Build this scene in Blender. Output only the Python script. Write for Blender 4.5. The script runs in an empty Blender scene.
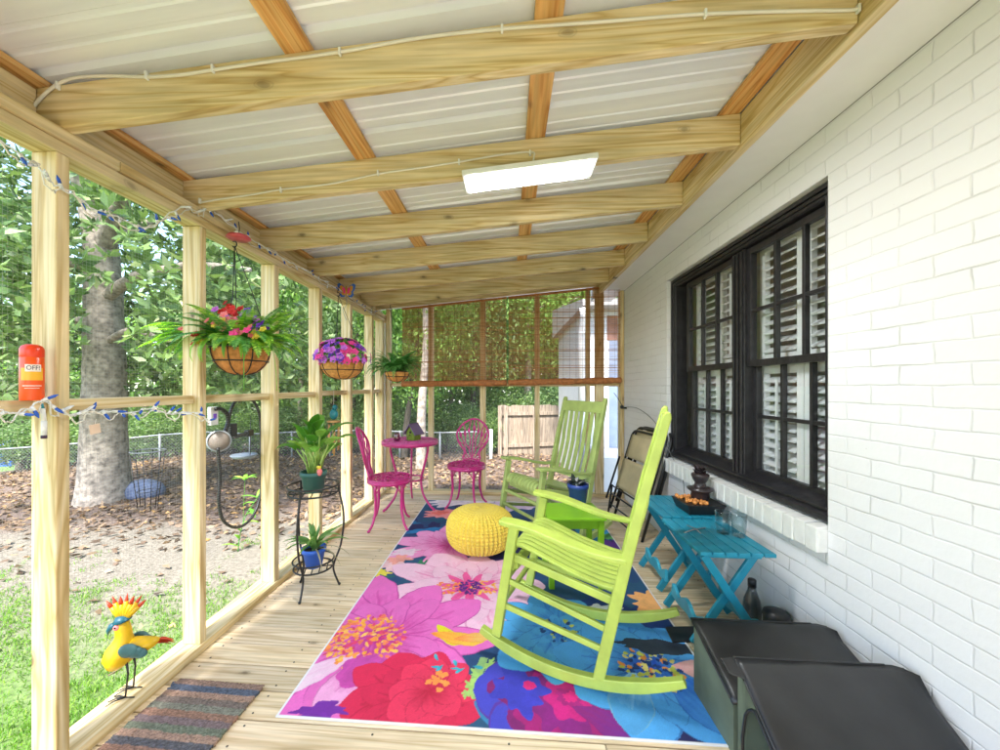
import bpy, bmesh, math, random
import numpy as np
from math import sin, cos, pi, radians, sqrt, atan2
from mathutils import Vector, Matrix, Euler
random.seed(7); RNG = np.random.default_rng(7)
scene = bpy.context.scene
COL = scene.collection
V = Vector
# ------------------------------------------------------------------ survey of the photograph -> world
CH = 1.28; TH = radians(4.2); FOC = 380.0; PCX = 480.0; PCY = 386.0
def ray(px, py):
    a = (px-PCX)/FOC; b = -(py-PCY)/FOC
    return V((a*cos(TH)-sin(TH), a*sin(TH)+cos(TH), b))
def fl(px, py, Z=0.0):
    d = ray(px, py); t = (Z-CH)/d.z
    return V((d.x*t, d.y*t, Z))
def at(px, py, Y):
    d = ray(px, py); t = Y/d.y
    return V((d.x*t, Y, CH+d.z*t))
def atX(px, py, X):
    d = ray(px, py); t = X/d.x
    return V((X, d.y*t, CH+d.z*t))
# ------------------------------------------------------------------ materials
def srgb(r, g, b):
    def c(v):
        v /= 255.0
        return v/12.92 if v <= 0.04045 else ((v+0.055)/1.055)**2.4
    return (c(r), c(g), c(b), 1)
def newmat(name):
    m = bpy.data.materials.new(name); m.use_nodes = True
    nt = m.node_tree; b = nt.nodes['Principled BSDF']
    return m, nt, b
def N(nt, t, **kw):
    n = nt.nodes.new(t)
    for k, v in kw.items():
        if k in n.inputs.keys() if hasattr(n.inputs, 'keys') else False: n.inputs[k].default_value = v
        else: setattr(n, k, v)
    return n
def ramp(nt, stops, src=None, interp='LINEAR'):
    r = nt.nodes.new('ShaderNodeValToRGB'); e = r.color_ramp.elements
    r.color_ramp.interpolation = interp
    while len(e) < len(stops): e.new(0.5)
    for el, (p, c) in zip(e, stops): el.position = p; el.color = c if len(c) == 4 else (*c, 1)
    if src: nt.links.new(src, r.inputs[0])
    return r
def mixc(nt, fac, a, b, mode='MIX'):
    m = nt.nodes.new('ShaderNodeMix'); m.data_type = 'RGBA'; m.blend_type = mode
    for i, v in ((0, fac), (6, a), (7, b)):
        if hasattr(v, 'is_linked') or hasattr(v, 'links'): nt.links.new(v, m.inputs[i])
        else: m.inputs[i].default_value = v
    return m.outputs[2]
def coords(nt, scale=(1, 1, 1), rnd=True):
    tc = nt.nodes.new('ShaderNodeTexCoord'); mp = nt.nodes.new('ShaderNodeMapping'); mp.inputs['Scale'].default_value = scale
    if rnd:
        g = nt.nodes.new('ShaderNodeNewGeometry'); oi = nt.nodes.new('ShaderNodeObjectInfo')
        a = nt.nodes.new('ShaderNodeMath'); a.operation = 'ADD'
        nt.links.new(g.outputs['Random Per Island'], a.inputs[0]); nt.links.new(oi.outputs['Random'], a.inputs[1])
        m = nt.nodes.new('ShaderNodeVectorMath'); m.operation = 'SCALE'; m.inputs[0].default_value = (13.1, 17.3, 11.7)
        nt.links.new(a.outputs[0], m.inputs['Scale'])
        s = nt.nodes.new('ShaderNodeVectorMath'); s.operation = 'ADD'
        nt.links.new(tc.outputs['Object'], s.inputs[0]); nt.links.new(m.outputs[0], s.inputs[1])
        nt.links.new(s.outputs[0], mp.inputs[0])
    else:
        nt.links.new(tc.outputs['Object'], mp.inputs[0])
    return mp.outputs[0]
def bump(nt, b, h, strength=0.3, dist=0.01):
    n = nt.nodes.new('ShaderNodeBump'); n.inputs['Strength'].default_value = strength; n.inputs['Distance'].default_value = dist
    nt.links.new(h, n.inputs['Height']); nt.links.new(n.outputs[0], b.inputs['Normal'])
    return n
def plain(name, c, rough=0.5, metal=0.0, var=0.12, nscale=9, bmp=0.0, coat=0.0, bscale=60):
    m, nt, b = newmat(name)
    co = coords(nt)
    n = nt.nodes.new('ShaderNodeTexNoise'); n.inputs['Scale'].default_value = nscale; n.inputs['Detail'].default_value = 5
    nt.links.new(co, n.inputs[0])
    c = c if len(c) == 4 else (*c, 1)
    lo = tuple(v*(1-var) for v in c[:3])+(1,); hi = tuple(min(1, v*(1+var)) for v in c[:3])+(1,)
    r = ramp(nt, [(0.3, lo), (0.7, hi)], n.outputs[0])
    nt.links.new(r.outputs[0], b.inputs['Base Color'])
    b.inputs['Roughness'].default_value = rough; b.inputs['Metallic'].default_value = metal
    if coat: b.inputs['Coat Weight'].default_value = coat
    if bmp:
        n2 = nt.nodes.new('ShaderNodeTexNoise'); n2.inputs['Scale'].default_value = bscale; n2.inputs['Detail'].default_value = 4
        nt.links.new(co, n2.inputs[0]); bump(nt, b, n2.outputs[0], bmp, 0.004)
    return m
def wood(name, axis, light, mid, dark, knots=True, rough=0.65, scale=1.0, knotcol=(0.09, 0.055, 0.025), kth=0.060):
    m, nt, b = newmat(name)
    s = [1, 1, 1]; s['xyz'.index(axis)] = 0.045
    co = coords(nt, tuple(v*scale for v in s))
    n1 = nt.nodes.new('ShaderNodeTexNoise'); n1.inputs['Scale'].default_value = 12; n1.inputs['Detail'].default_value = 3; n1.inputs['Distortion'].default_value = 0.6
    nt.links.new(co, n1.inputs[0])
    mu = nt.nodes.new('ShaderNodeMath'); mu.operation = 'MULTIPLY'; mu.inputs[1].default_value = 14.0; nt.links.new(n1.outputs[0], mu.inputs[0])
    fr = nt.nodes.new('ShaderNodeMath'); fr.operation = 'PINGPONG'; fr.inputs[1].default_value = 1.0; nt.links.new(mu.outputs[0], fr.inputs[0])
    n2 = nt.nodes.new('ShaderNodeTexNoise'); n2.inputs['Scale'].default_value = 70; n2.inputs['Detail'].default_value = 4
    nt.links.new(co, n2.inputs[0])
    r1 = ramp(nt, [(0.0, dark), (0.35, mid), (1.0, light)], fr.outputs[0])
    r2 = ramp(nt, [(0.35, (0.80, 0.78, 0.72)), (0.65, (1.06, 1.06, 1.05))], n2.outputs[0])
    c = mixc(nt, 1.0, r1.outputs[0], r2.outputs[0], 'MULTIPLY')
    # island brightness
    g = nt.nodes.new('ShaderNodeNewGeometry'); r3 = ramp(nt, [(0, (0.84, 0.84, 0.82)), (0.5, (1, 0.99, 0.96)), (1, (1.1, 1.07, 1.0))], g.outputs['Random Per Island'])
    c = mixc(nt, 1.0, c, r3.outputs[0], 'MULTIPLY')
    # broad stains
    n4 = nt.nodes.new('ShaderNodeTexNoise'); n4.inputs['Scale'].default_value = 2.3; n4.inputs['Detail'].default_value = 4
    nt.links.new(coords(nt), n4.inputs[0]); r5 = ramp(nt, [(0.3, (0.86, 0.86, 0.80)), (0.6, (1.03, 1.02, 1.0))], n4.outputs[0])
    c = mixc(nt, 1.0, c, r5.outputs[0], 'MULTIPLY')
    if knots:
        kc = coords(nt); sp = nt.nodes.new('ShaderNodeSeparateXYZ'); nt.links.new(kc, sp.inputs[0]); cbn = nt.nodes.new('ShaderNodeCombineXYZ')
        al = 'xyz'.index(axis); ac = 2 if (axis == 'x' and name != 'deck_boards') else (0 if axis == 'z' else (2 if name != 'orange_batten' and axis == 'y' else (0 if axis == 'y' else 1)))
        for idx_, src, sc in ((0, al, 2.1), (1, ac, 4.2)):
            mm = nt.nodes.new('ShaderNodeMath'); mm.operation = 'MULTIPLY'; mm.inputs[1].default_value = sc; nt.links.new(sp.outputs[src], mm.inputs[0]); nt.links.new(mm.outputs[0], cbn.inputs[idx_])
        vo = nt.nodes.new('ShaderNodeTexVoronoi'); vo.voronoi_dimensions = '2D'; vo.inputs['Scale'].default_value = 1.0; nt.links.new(cbn.outputs[0], vo.inputs[0])
        r4 = ramp(nt, [(0.0, (0.95, 0.95, 0.95)), (kth*0.55, (0.8, 0.8, 0.8)), (kth*0.8, (0.35, 0.35, 0.35)), (kth, (0.55, 0.55, 0.55)), (kth*1.15, (0.18, 0.18, 0.18)), (kth*2.4, (0, 0, 0))], vo.outputs['Distance'])
        sc_ = nt.nodes.new('ShaderNodeSeparateColor'); nt.links.new(vo.outputs['Color'], sc_.inputs[0])
        r6 = ramp(nt, [(0.42, (0, 0, 0)), (0.50, (0.55, 0.55, 0.55)), (1.0, (1, 1, 1))], sc_.outputs[0])
        km = nt.nodes.new('ShaderNodeMath'); km.operation = 'MULTIPLY'; nt.links.new(r4.outputs[0], km.inputs[0]); nt.links.new(r6.outputs[0], km.inputs[1])
        wn = nt.nodes.new('ShaderNodeVectorMath'); wn.operation = 'MULTIPLY_ADD'; wn.inputs[1].default_value = (0.10, 0.10, 0.0)
        nw = nt.nodes.new('ShaderNodeTexNoise'); nw.inputs['Scale'].default_value = 14; nt.links.new(kc, nw.inputs[0])
        nt.links.new(nw.outputs[1], wn.inputs[0]); nt.links.new(cbn.outputs[0], wn.inputs[2]); nt.links.new(wn.outputs[0], vo.inputs[0])
        c = mixc(nt, km.outputs[0], c, (*knotcol, 1))
    nt.links.new(c, b.inputs['Base Color']); b.inputs['Roughness'].default_value = rough
    bump(nt, b, n2.outputs[0], 0.12, 0.003)
    return m
PL, PM, PD = srgb(238, 219, 184), srgb(228, 204, 158), srgb(204, 173, 118)
M = {}
for a in 'xyz': M['pine_'+a] = wood('treated_pine_'+a, a, PL, PM, PD)
M['deck'] = wood('deck_boards', 'x', srgb(238, 220, 196), srgb(229, 207, 178), srgb(210, 184, 150), kth=0.045, rough=0.6)
M['orange_y'] = wood('orange_batten', 'y', srgb(238, 194, 136), srgb(232, 178, 112), srgb(206, 142, 80), kth=0.05)
M['blind'] = plain('bamboo', srgb(166, 112, 66), 0.7, var=0.35, nscale=14)
M['roll'] = plain('bamboo_roll', srgb(172, 108, 60), 0.7, var=0.3, nscale=30)
M['soffit'] = plain('white_soffit_paint', (0.83, 0.825, 0.84), 0.5, var=0.02)
M['whiteplastic'] = plain('white_plastic', (0.78, 0.78, 0.76), 0.35, var=0.03)
M['creamcable'] = plain('cream_cable', (0.74, 0.70, 0.62), 0.45, var=0.05)
M['blackwood'] = plain('black_paint', (0.018, 0.017, 0.020), 0.38, var=0.4, nscale=25, bmp=0.5, bscale=35)
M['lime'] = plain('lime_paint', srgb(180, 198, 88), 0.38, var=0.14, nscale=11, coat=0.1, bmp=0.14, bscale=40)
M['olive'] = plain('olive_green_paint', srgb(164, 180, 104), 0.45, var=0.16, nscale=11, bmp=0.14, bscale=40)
M['brightgreen'] = plain('bright_green_paint', srgb(134, 190, 34), 0.35, var=0.06)
M['teal'] = plain('teal_paint', srgb(34, 140, 166), 0.42, var=0.14, nscale=12, bmp=0.1)
M['teallight'] = plain('teal_light', srgb(60, 165, 190), 0.42, var=0.1)
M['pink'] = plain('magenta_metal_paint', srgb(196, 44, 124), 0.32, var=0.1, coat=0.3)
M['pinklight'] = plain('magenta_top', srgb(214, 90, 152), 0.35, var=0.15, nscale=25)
M['black'] = plain('black_metal', (0.014, 0.014, 0.015), 0.4, var=0.2)
M['blackplastic'] = plain('black_vinyl', (0.017, 0.017, 0.018), 0.40, var=0.45, nscale=5, bmp=0.22, bscale=22)
M['boxgreen'] = plain('grey_green_canvas', srgb(96, 106, 88), 0.75, var=0.28, nscale=6, bmp=0.35, bscale=14)
M['tan'] = plain('tan_textile', srgb(196, 180, 142), 0.8, var=0.1, bmp=0.3, bscale=300)
M['coir'] = plain('coir_liner', srgb(186, 124, 66), 0.95, var=0.3, nscale=40, bmp=0.9, bscale=70)
M['coirlight'] = plain('coir_liner_pale', srgb(206, 146, 78), 0.95, var=0.25, nscale=40, bmp=0.8, bscale=70)
M['bluepot'] = plain('blue_pot', srgb(48, 98, 196), 0.45, var=0.05)
M['darkblue'] = plain('dark_blue_pot', srgb(38, 66, 140), 0.4, var=0.06)
M['greenpot'] = plain('slate_green_pot', srgb(52, 98, 92), 0.5, var=0.06)
M['soil'] = plain('soil', (0.035, 0.022, 0.014), 0.95, var=0.4, nscale=60, bmp=0.8)
M['yellow'] = plain('rooster_yellow', srgb(222, 176, 20), 0.4, var=0.22, nscale=20)
M['rteal'] = plain('rooster_teal', srgb(28, 88, 104), 0.4, var=0.25, nscale=25)
M['rorange'] = plain('rooster_red', srgb(196, 60, 26), 0.45, var=0.2)
M['rgrey'] = plain('rooster_grey_teal', srgb(66, 108, 110), 0.45, var=0.3, nscale=25)
M['redplastic'] = plain('can_orange', srgb(238, 84, 20), 0.3, var=0.03)
M['redcap'] = plain('can_cap', srgb(226, 60, 20), 0.3, var=0.03)
M['canyellow'] = plain('can_yellow', srgb(240, 176, 40), 0.35, var=0.05)
M['canwhite'] = plain('can_white', srgb(240, 225, 215), 0.4, var=0.02)
M['candark'] = plain('can_dark', srgb(60, 30, 60), 0.4, var=0.02)
M['greywood'] = wood('grey_fence', 'z', srgb(168, 154, 140), srgb(146, 132, 120), srgb(112, 100, 90), knots=False)
M['galv'] = plain('galvanised', (0.30, 0.32, 0.33), 0.5, 0.3, var=0.1)
M['screenwire'] = plain('screen_wire', (0.42, 0.44, 0.44), 0.5, var=0.1)
M['bark'] = plain('bark_grey', srgb(158, 146, 132), 0.9, var=0.55, nscale=13, bmp=1.0, bscale=16)
M['barkdark'] = plain('bark_dark', srgb(84, 76, 66), 0.9, var=0.4, nscale=7, bmp=1.0, bscale=16)
M['purple'] = plain('purple_petal', srgb(116, 60, 190), 0.6, var=0.2)
M['hotpink'] = plain('pink_petal', srgb(232, 70, 150), 0.6, var=0.2)
M['mauve'] = plain('mauve_petal', srgb(200, 110, 210), 0.6, var=0.2)
M['redpetal'] = plain('red_petal', srgb(206, 40, 34), 0.6, var=0.2)
M['salmon'] = plain('salmon_petal', srgb(240, 130, 130), 0.6, var=0.2)
M['yellowpetal'] = plain('yellow_petal', srgb(240, 220, 80), 0.6, var=0.1)
M['wingblue'] = plain('wing_blue', srgb(50, 100, 190), 0.4)
M['wingpink'] = plain('wing_pink', srgb(226, 60, 130), 0.4)
M['amber'] = plain('amber', srgb(212, 150, 30), 0.4)
M['purpleroof'] = plain('purple_grey_roof', srgb(112, 92, 124), 0.6)
M['mossgreen'] = plain('moss_green', srgb(110, 132, 40), 0.7, var=0.3, nscale=40)
M['binblue'] = plain('bin_blue', srgb(30, 90, 180), 0.5)
M['bingrey'] = plain('bin_dark', srgb(60, 66, 72), 0.5)
M['paleblue'] = plain('pale_blue', srgb(170, 196, 220), 0.4)
M['tealbird'] = plain('teal_glaze', srgb(30, 120, 130), 0.25, var=0.3, nscale=30)
M['bamboo_light'] = plain('bamboo_tube', srgb(196, 150, 96), 0.5, var=0.2)
M['bulbblue'] = plain('bulb_blue', srgb(40, 90, 190), 0.25)
M['bulbwhite'] = plain('bulb_white', srgb(225, 228, 235), 0.25)
M['stoneblue'] = plain('blue_grey_stone', srgb(100, 112, 138), 0.8, var=0.3, nscale=8, bmp=0.6)
M['brickred'] = plain('weathered_red_brick', srgb(150, 110, 98), 0.85, var=0.25, nscale=8)
M['interior'] = plain('interior_wall', (0.45, 0.44, 0.42), 0.8)
M['louver'] = plain('white_louver', (0.78, 0.79, 0.80), 0.35, var=0.02)
M['trimwhite'] = plain('white_trim', (0.8, 0.8, 0.8), 0.4, var=0.03)
M['shutterblue'] = plain('grey_blue_shutter', srgb(120, 134, 156), 0.5)
M['ceramic'] = plain('dark_bronze', srgb(52, 42, 44), 0.3, var=0.4, nscale=30)
M['amberstones'] = plain('amber_stones', srgb(220, 140, 70), 0.4, var=0.5, nscale=80)
M['feederred'] = plain('feeder_red', srgb(196, 74, 84), 0.3, var=0.15)

def leafmat(name, stops, rough=0.4, trans=0.25):
    m, nt, b = newmat(name)
    g = nt.nodes.new('ShaderNodeNewGeometry')
    r = ramp(nt, stops, g.outputs['Random Per Island'])
    nt.links.new(r.outputs[0], b.inputs['Base Color']); b.inputs['Roughness'].default_value = rough
    tr = nt.nodes.new('ShaderNodeBsdfTranslucent'); mx = nt.nodes.new('ShaderNodeMixShader'); mx.inputs[0].default_value = trans
    hs = nt.nodes.new('ShaderNodeHueSaturation'); hs.inputs['Value'].default_value = 1.8; hs.inputs['Saturation'].default_value = 1.1
    nt.links.new(r.outputs[0], hs.inputs['Color']); nt.links.new(hs.outputs[0], tr.inputs[0])
    nt.links.new(b.outputs[0], mx.inputs[1]); nt.links.new(tr.outputs[0], mx.inputs[2])
    nt.links.new(mx.outputs[0], nt.nodes['Material Output'].inputs[0])
    return m
M['leaf_mag'] = leafmat('magnolia_leaf', [(0, (0.05, 0.10, 0.03)), (0.35, (0.11, 0.19, 0.05)), (0.7, (0.19, 0.29, 0.08)), (0.9, (0.24, 0.35, 0.11)), (1, (0.38, 0.42, 0.20))], 0.45, 0.2)
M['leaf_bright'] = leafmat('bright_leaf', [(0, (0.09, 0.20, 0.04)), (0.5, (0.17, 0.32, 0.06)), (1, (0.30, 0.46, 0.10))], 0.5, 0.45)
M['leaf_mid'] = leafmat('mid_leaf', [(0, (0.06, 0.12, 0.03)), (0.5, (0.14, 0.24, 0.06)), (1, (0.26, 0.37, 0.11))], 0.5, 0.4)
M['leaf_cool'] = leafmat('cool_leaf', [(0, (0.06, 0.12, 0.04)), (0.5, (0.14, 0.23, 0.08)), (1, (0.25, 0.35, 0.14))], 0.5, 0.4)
M['fern'] = leafmat('fern_leaf', [(0, (0.10, 0.28, 0.03)), (0.6, (0.22, 0.46, 0.05)), (1, (0.42, 0.60, 0.09))], 0.45, 0.35)
M['ferndark'] = leafmat('fern_leaf_dark', [(0, (0.05, 0.19, 0.04)), (0.6, (0.10, 0.31, 0.07)), (1, (0.20, 0.44, 0.12))], 0.45, 0.3)
M['hosta'] = leafmat('hosta_leaf', [(0, (0.07, 0.22, 0.03)), (0.6, (0.14, 0.34, 0.05)), (1, (0.26, 0.46, 0.08))], 0.35, 0.3)
M['stalk'] = leafmat('pale_stalk', [(0, (0.30, 0.46, 0.10)), (1, (0.5, 0.62, 0.22))], 0.45, 0.3)
M['spider'] = leafmat('strap_leaf', [(0, (0.08, 0.22, 0.05)), (1, (0.24, 0.42, 0.12))], 0.35, 0.25)
M['darkplant'] = leafmat('dark_plant', [(0, (0.02, 0.03, 0.03)), (0.6, (0.05, 0.07, 0.06)), (0.8, (0.3, 0.3, 0.3)), (1, (0.6, 0.6, 0.6))], 0.4, 0.1)
M['grass'] = leafmat('grass_blade', [(0, (0.08, 0.20, 0.02)), (0.5, (0.14, 0.30, 0.035)), (1, (0.28, 0.42, 0.07))], 0.55, 0.35)
M['litter'] = leafmat('dead_leaf', [(0, (0.06, 0.04, 0.025)), (0.3, (0.14, 0.09, 0.055)), (0.6, (0.23, 0.15, 0.09)), (0.85, (0.33, 0.23, 0.14)), (1, (0.48, 0.27, 0.08))], 0.7, 0.1)

def m_glass(name, tint=(0.9, 0.95, 0.95), refl=1.5, alpha=0.12):
    m, nt, b = newmat(name)
    t = nt.nodes.new('ShaderNodeBsdfTransparent'); t.inputs[0].default_value = (*tint, 1)
    g = nt.nodes.new('ShaderNodeBsdfGlossy'); g.inputs['Roughness'].default_value = 0.02
    f = nt.nodes.new('ShaderNodeLayerWeight'); f.inputs[0].default_value = 0.5
    p = nt.nodes.new('ShaderNodeMath'); p.operation = 'POWER'; p.inputs[1].default_value = 4.0; nt.links.new(f.outputs['Facing'], p.inputs[0])
    q = nt.nodes.new('ShaderNodeMath'); q.operation = 'MULTIPLY_ADD'; q.inputs[1].default_value = 0.85; q.inputs[2].default_value = alpha; q.use_clamp = True; nt.links.new(p.outputs[0], q.inputs[0])
    mx = nt.nodes.new('ShaderNodeMixShader'); nt.links.new(q.outputs[0], mx.inputs[0])
    nt.links.new(t.outputs[0], mx.inputs[1]); nt.links.new(g.outputs[0], mx.inputs[2])
    nt.links.new(mx.outputs[0], nt.nodes['Material Output'].inputs[0])
    return m
def m_glass_old(name, tint=(0.9, 0.95, 0.95), refl=1.5, alpha=0.12):
    m, nt, b = newmat(name)
    t = nt.nodes.new('ShaderNodeBsdfTransparent'); t.inputs[0].default_value = (*tint, 1)
    g = nt.nodes.new('ShaderNodeBsdfGlossy'); g.inputs['Roughness'].default_value = 0.02
    f = nt.nodes.new('ShaderNodeFresnel'); f.inputs[0].default_value = refl
    a = nt.nodes.new('ShaderNodeMath'); a.operation = 'ADD'; a.inputs[1].default_value = alpha; a.use_clamp = True
    mx = nt.nodes.new('ShaderNodeMixShader')
    nt.links.new(f.outputs[0], a.inputs[0]); nt.links.new(a.outputs[0], mx.inputs[0])
    nt.links.new(t.outputs[0], mx.inputs[1]); nt.links.new(g.outputs[0], mx.inputs[2])
    nt.links.new(mx.outputs[0], nt.nodes['Material Output'].inputs[0])
    return m
M['glass'] = m_glass('window_glass', (0.99, 1.0, 1.0), 1.5, 0.045)
M['clearglass'] = m_glass('drinking_glass', (0.86, 0.93, 0.94), 1.45, 0.05)
M['smoke'] = m_glass('smoke_bottle', (0.70, 0.70, 0.71), 1.45, 0.05)
def m_emit(name, c, s):
    m, nt, b = newmat(name)
    b.inputs['Base Color'].default_value = (*c, 1); b.inputs['Emission Color'].default_value = (*c, 1); b.inputs['Emission Strength'].default_value = s
    return m
M['led'] = m_emit('led_diffuser', (0.93, 0.97, 1), 30.0)
# painted brick
def m_brick():
    m, nt, b = newmat('white_painted_brick')
    tc = nt.nodes.new('ShaderNodeTexCoord'); sp = nt.nodes.new('ShaderNodeSeparateXYZ'); cb = nt.nodes.new('ShaderNodeCombineXYZ')
    nt.links.new(tc.outputs['Object'], sp.inputs[0])
    ad = nt.nodes.new('ShaderNodeMath'); ad.operation = 'ADD'; nt.links.new(sp.outputs[1], ad.inputs[0]); nt.links.new(sp.outputs[0], ad.inputs[1])
    nt.links.new(ad.outputs[0], cb.inputs[0]); nt.links.new(sp.outputs[2], cb.inputs[1])
    nz = nt.nodes.new('ShaderNodeTexNoise'); nz.inputs['Scale'].default_value = 9; nt.links.new(tc.outputs['Object'], nz.inputs[0])
    vm = nt.nodes.new('ShaderNodeVectorMath'); vm.operation = 'MULTIPLY_ADD'; vm.inputs[1].default_value = (0.022, 0.010, 0)
    nt.links.new(nz.outputs[1], vm.inputs[0]); nt.links.new(cb.outputs[0], vm.inputs[2])
    br = nt.nodes.new('ShaderNodeTexBrick'); br.inputs['Scale'].default_value = 1.0
    br.inputs['Brick Width'].default_value = 0.2032; br.inputs['Row Height'].default_value = 0.0677
    br.inputs['Mortar Size'].default_value = 0.0048; br.inputs['Mortar Smooth'].default_value = 0.9; br.inputs['Bias'].default_value = 0
    br.inputs['Color1'].default_value = (0.765, 0.755, 0.765, 1); br.inputs['Color2'].default_value = (0.79, 0.78, 0.79, 1)
    nt.links.new(vm.outputs[0], br.inputs[0])
    br.inputs['Mortar'].default_value = (0.735, 0.725, 0.735, 1)
    # some joints dirtier than others
    n3 = nt.nodes.new('ShaderNodeTexNoise'); n3.inputs['Scale'].default_value = 3.5; n3.inputs['Detail'].default_value = 6; nt.links.new(tc.outputs['Object'], n3.inputs[0])
    r3 = ramp(nt, [(0.50, (0, 0, 0)), (0.75, (1, 1, 1))], n3.outputs[0])
    mf = nt.nodes.new('ShaderNodeMath'); mf.operation = 'MULTIPLY'; nt.links.new(r3.outputs[0], mf.inputs[0]); nt.links.new(br.outputs['Fac'], mf.inputs[1])
    c = mixc(nt, mf.outputs[0], br.outputs['Color'], (0.46, 0.45, 0.43, 1))
    # chips
    vo = nt.nodes.new('ShaderNodeTexNoise'); vo.inputs['Scale'].default_value = 26; vo.inputs['Detail'].default_value = 3; nt.links.new(tc.outputs['Object'], vo.inputs[0])
    rc = ramp(nt, [(0.775, (0, 0, 0)), (0.80, (1, 1, 1))], vo.outputs[0])
    c = mixc(nt, rc.outputs[0], c, (0.22, 0.15, 0.12, 1))
    nt.links.new(c, b.inputs['Base Color']); b.inputs['Roughness'].default_value = 0.48
    # height
    inv = nt.nodes.new('ShaderNodeMath'); inv.operation = 'SUBTRACT'; inv.inputs[0].default_value = 1.0; nt.links.new(br.outputs['Fac'], inv.inputs[1])
    n4 = nt.nodes.new('ShaderNodeTexNoise'); n4.inputs['Scale'].default_value = 24; n4.inputs['Detail'].default_value = 8; nt.links.new(tc.outputs['Object'], n4.inputs[0])
    hm = nt.nodes.new('ShaderNodeMath'); hm.operation = 'MULTIPLY_ADD'; hm.inputs[1].default_value = 0.75
    nt.links.new(n4.outputs[0], hm.inputs[0]); nt.links.new(inv.outputs[0], hm.inputs[2])
    bump(nt, b, hm.outputs[0], 0.5, 0.004)
    return m
M['brick'] = m_brick()
def m_roofsheet():
    m, nt, b = newmat('metal_roof_underside')
    co = coords(nt, (0.4, 5, 1), False)
    n = nt.nodes.new('ShaderNodeTexNoise'); n.inputs['Scale'].default_value = 5; n.inputs['Detail'].default_value = 5; nt.links.new(co, n.inputs[0])
    r = ramp(nt, [(0.3, (0.76, 0.785, 0.86)), (0.7, (0.85, 0.875, 0.93))], n.outputs[0])
    nt.links.new(r.outputs[0], b.inputs['Base Color']); b.inputs['Metallic'].default_value = 0.1; b.inputs['Roughness'].default_value = 0.35
    bump(nt, b, n.outputs[0], 0.15, 0.01)
    return m
M['roof'] = m_roofsheet()
def m_ground():
    m, nt, b = newmat('yard_ground')
    tc = nt.nodes.new('ShaderNodeTexCoord'); sp = nt.nodes.new('ShaderNodeSeparateXYZ'); nt.links.new(tc.outputs['Object'], sp.inputs[0])
    n = nt.nodes.new('ShaderNodeTexNoise'); n.inputs['Scale'].default_value = 1.6; n.inputs['Detail'].default_value = 8; n.inputs['Roughness'].default_value = 0.65; nt.links.new(tc.outputs['Object'], n.inputs[0])
    nf = nt.nodes.new('ShaderNodeTexNoise'); nf.inputs['Scale'].default_value = 30; nf.inputs['Detail'].default_value = 6; nt.links.new(tc.outputs['Object'], nf.inputs[0])
    # distance from deck, with noise
    ds = nt.nodes.new('ShaderNodeMath'); ds.operation = 'MULTIPLY_ADD'; ds.inputs[1].default_value = 2.4; nt.links.new(n.outputs[0], ds.inputs[0]); nt.links.new(sp.outputs[1], ds.inputs[2])
    d2 = nt.nodes.new('ShaderNodeMath'); d2.operation = 'MULTIPLY_ADD'; d2.inputs[1].default_value = -0.18; nt.links.new(sp.outputs[0], d2.inputs[0]); nt.links.new(ds.outputs[0], d2.inputs[2])
    dirt = ramp(nt, [(0.25, (0.10, 0.085, 0.062)), (0.5, (0.185, 0.162, 0.125)), (0.8, (0.26, 0.232, 0.185))], nf.outputs[0])
    gr = ramp(nt, [(0.3, (0.06, 0.12, 0.02)), (0.7, (0.13, 0.22, 0.04))], nf.outputs[0])
    lit = ramp(nt, [(0.3, (0.08, 0.055, 0.045)), (0.5, (0.15, 0.105, 0.08)), (0.7, (0.24, 0.17, 0.13))], nf.outputs[0])
    mr = nt.nodes.new('ShaderNodeMapRange'); mr.inputs[1].default_value = 3.6; mr.inputs[2].default_value = 4.9; nt.links.new(d2.outputs[0], mr.inputs[0])
    c = mixc(nt, mr.outputs[0], gr.outputs[0], dirt.outputs[0])
    mr2 = nt.nodes.new('ShaderNodeMapRange'); mr2.inputs[1].default_value = 6.3; mr2.inputs[2].default_value = 7.2; nt.links.new(d2.outputs[0], mr2.inputs[0])
    c = mixc(nt, mr2.outputs[0], c, lit.outputs[0])
    nt.links.new(c, b.inputs['Base Color']); b.inputs['Roughness'].default_value = 0.95
    bump(nt, b, nf.outputs[0], 0.6, 0.03)
    return m
M['ground'] = m_ground()
def m_attr(name, rough=0.8, bmp=0.2, bs=600, fuzz=0):
    m, nt, b = newmat(name)
    a = nt.nodes.new('ShaderNodeAttribute'); a.attribute_name = 'Col'
    nt.links.new(a.outputs['Color'], b.inputs['Base Color']); b.inputs['Roughness'].default_value = rough
    n = nt.nodes.new('ShaderNodeTexNoise'); n.inputs['Scale'].default_value = bs; nt.links.new(coords(nt, rnd=False), n.inputs[0]); bump(nt, b, n.outputs[0], bmp, 0.002)
    return m
M['rug'] = m_attr('printed_rug', 0.75, 0.3, 400)
M['mat'] = m_attr('woven_mat', 0.95, 1.0, 260)
def m_knit():
    m, nt, b = newmat('yellow_knit_yarn')
    n = nt.nodes.new('ShaderNodeTexNoise'); n.inputs['Scale'].default_value = 180; nt.links.new(coords(nt, rnd=False), n.inputs[0])
    r = ramp(nt, [(0.3, srgb(222, 188, 58)), (0.7, srgb(244, 218, 92))], n.outputs[0])
    nt.links.new(r.outputs[0], b.inputs['Base Color']); b.inputs['Roughness'].default_value = 0.9; b.inputs['Sheen Weight'].default_value = 0.2
    bump(nt, b, n.outputs[0], 0.4, 0.004)
    return m
M['knit'] = m_knit()

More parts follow.
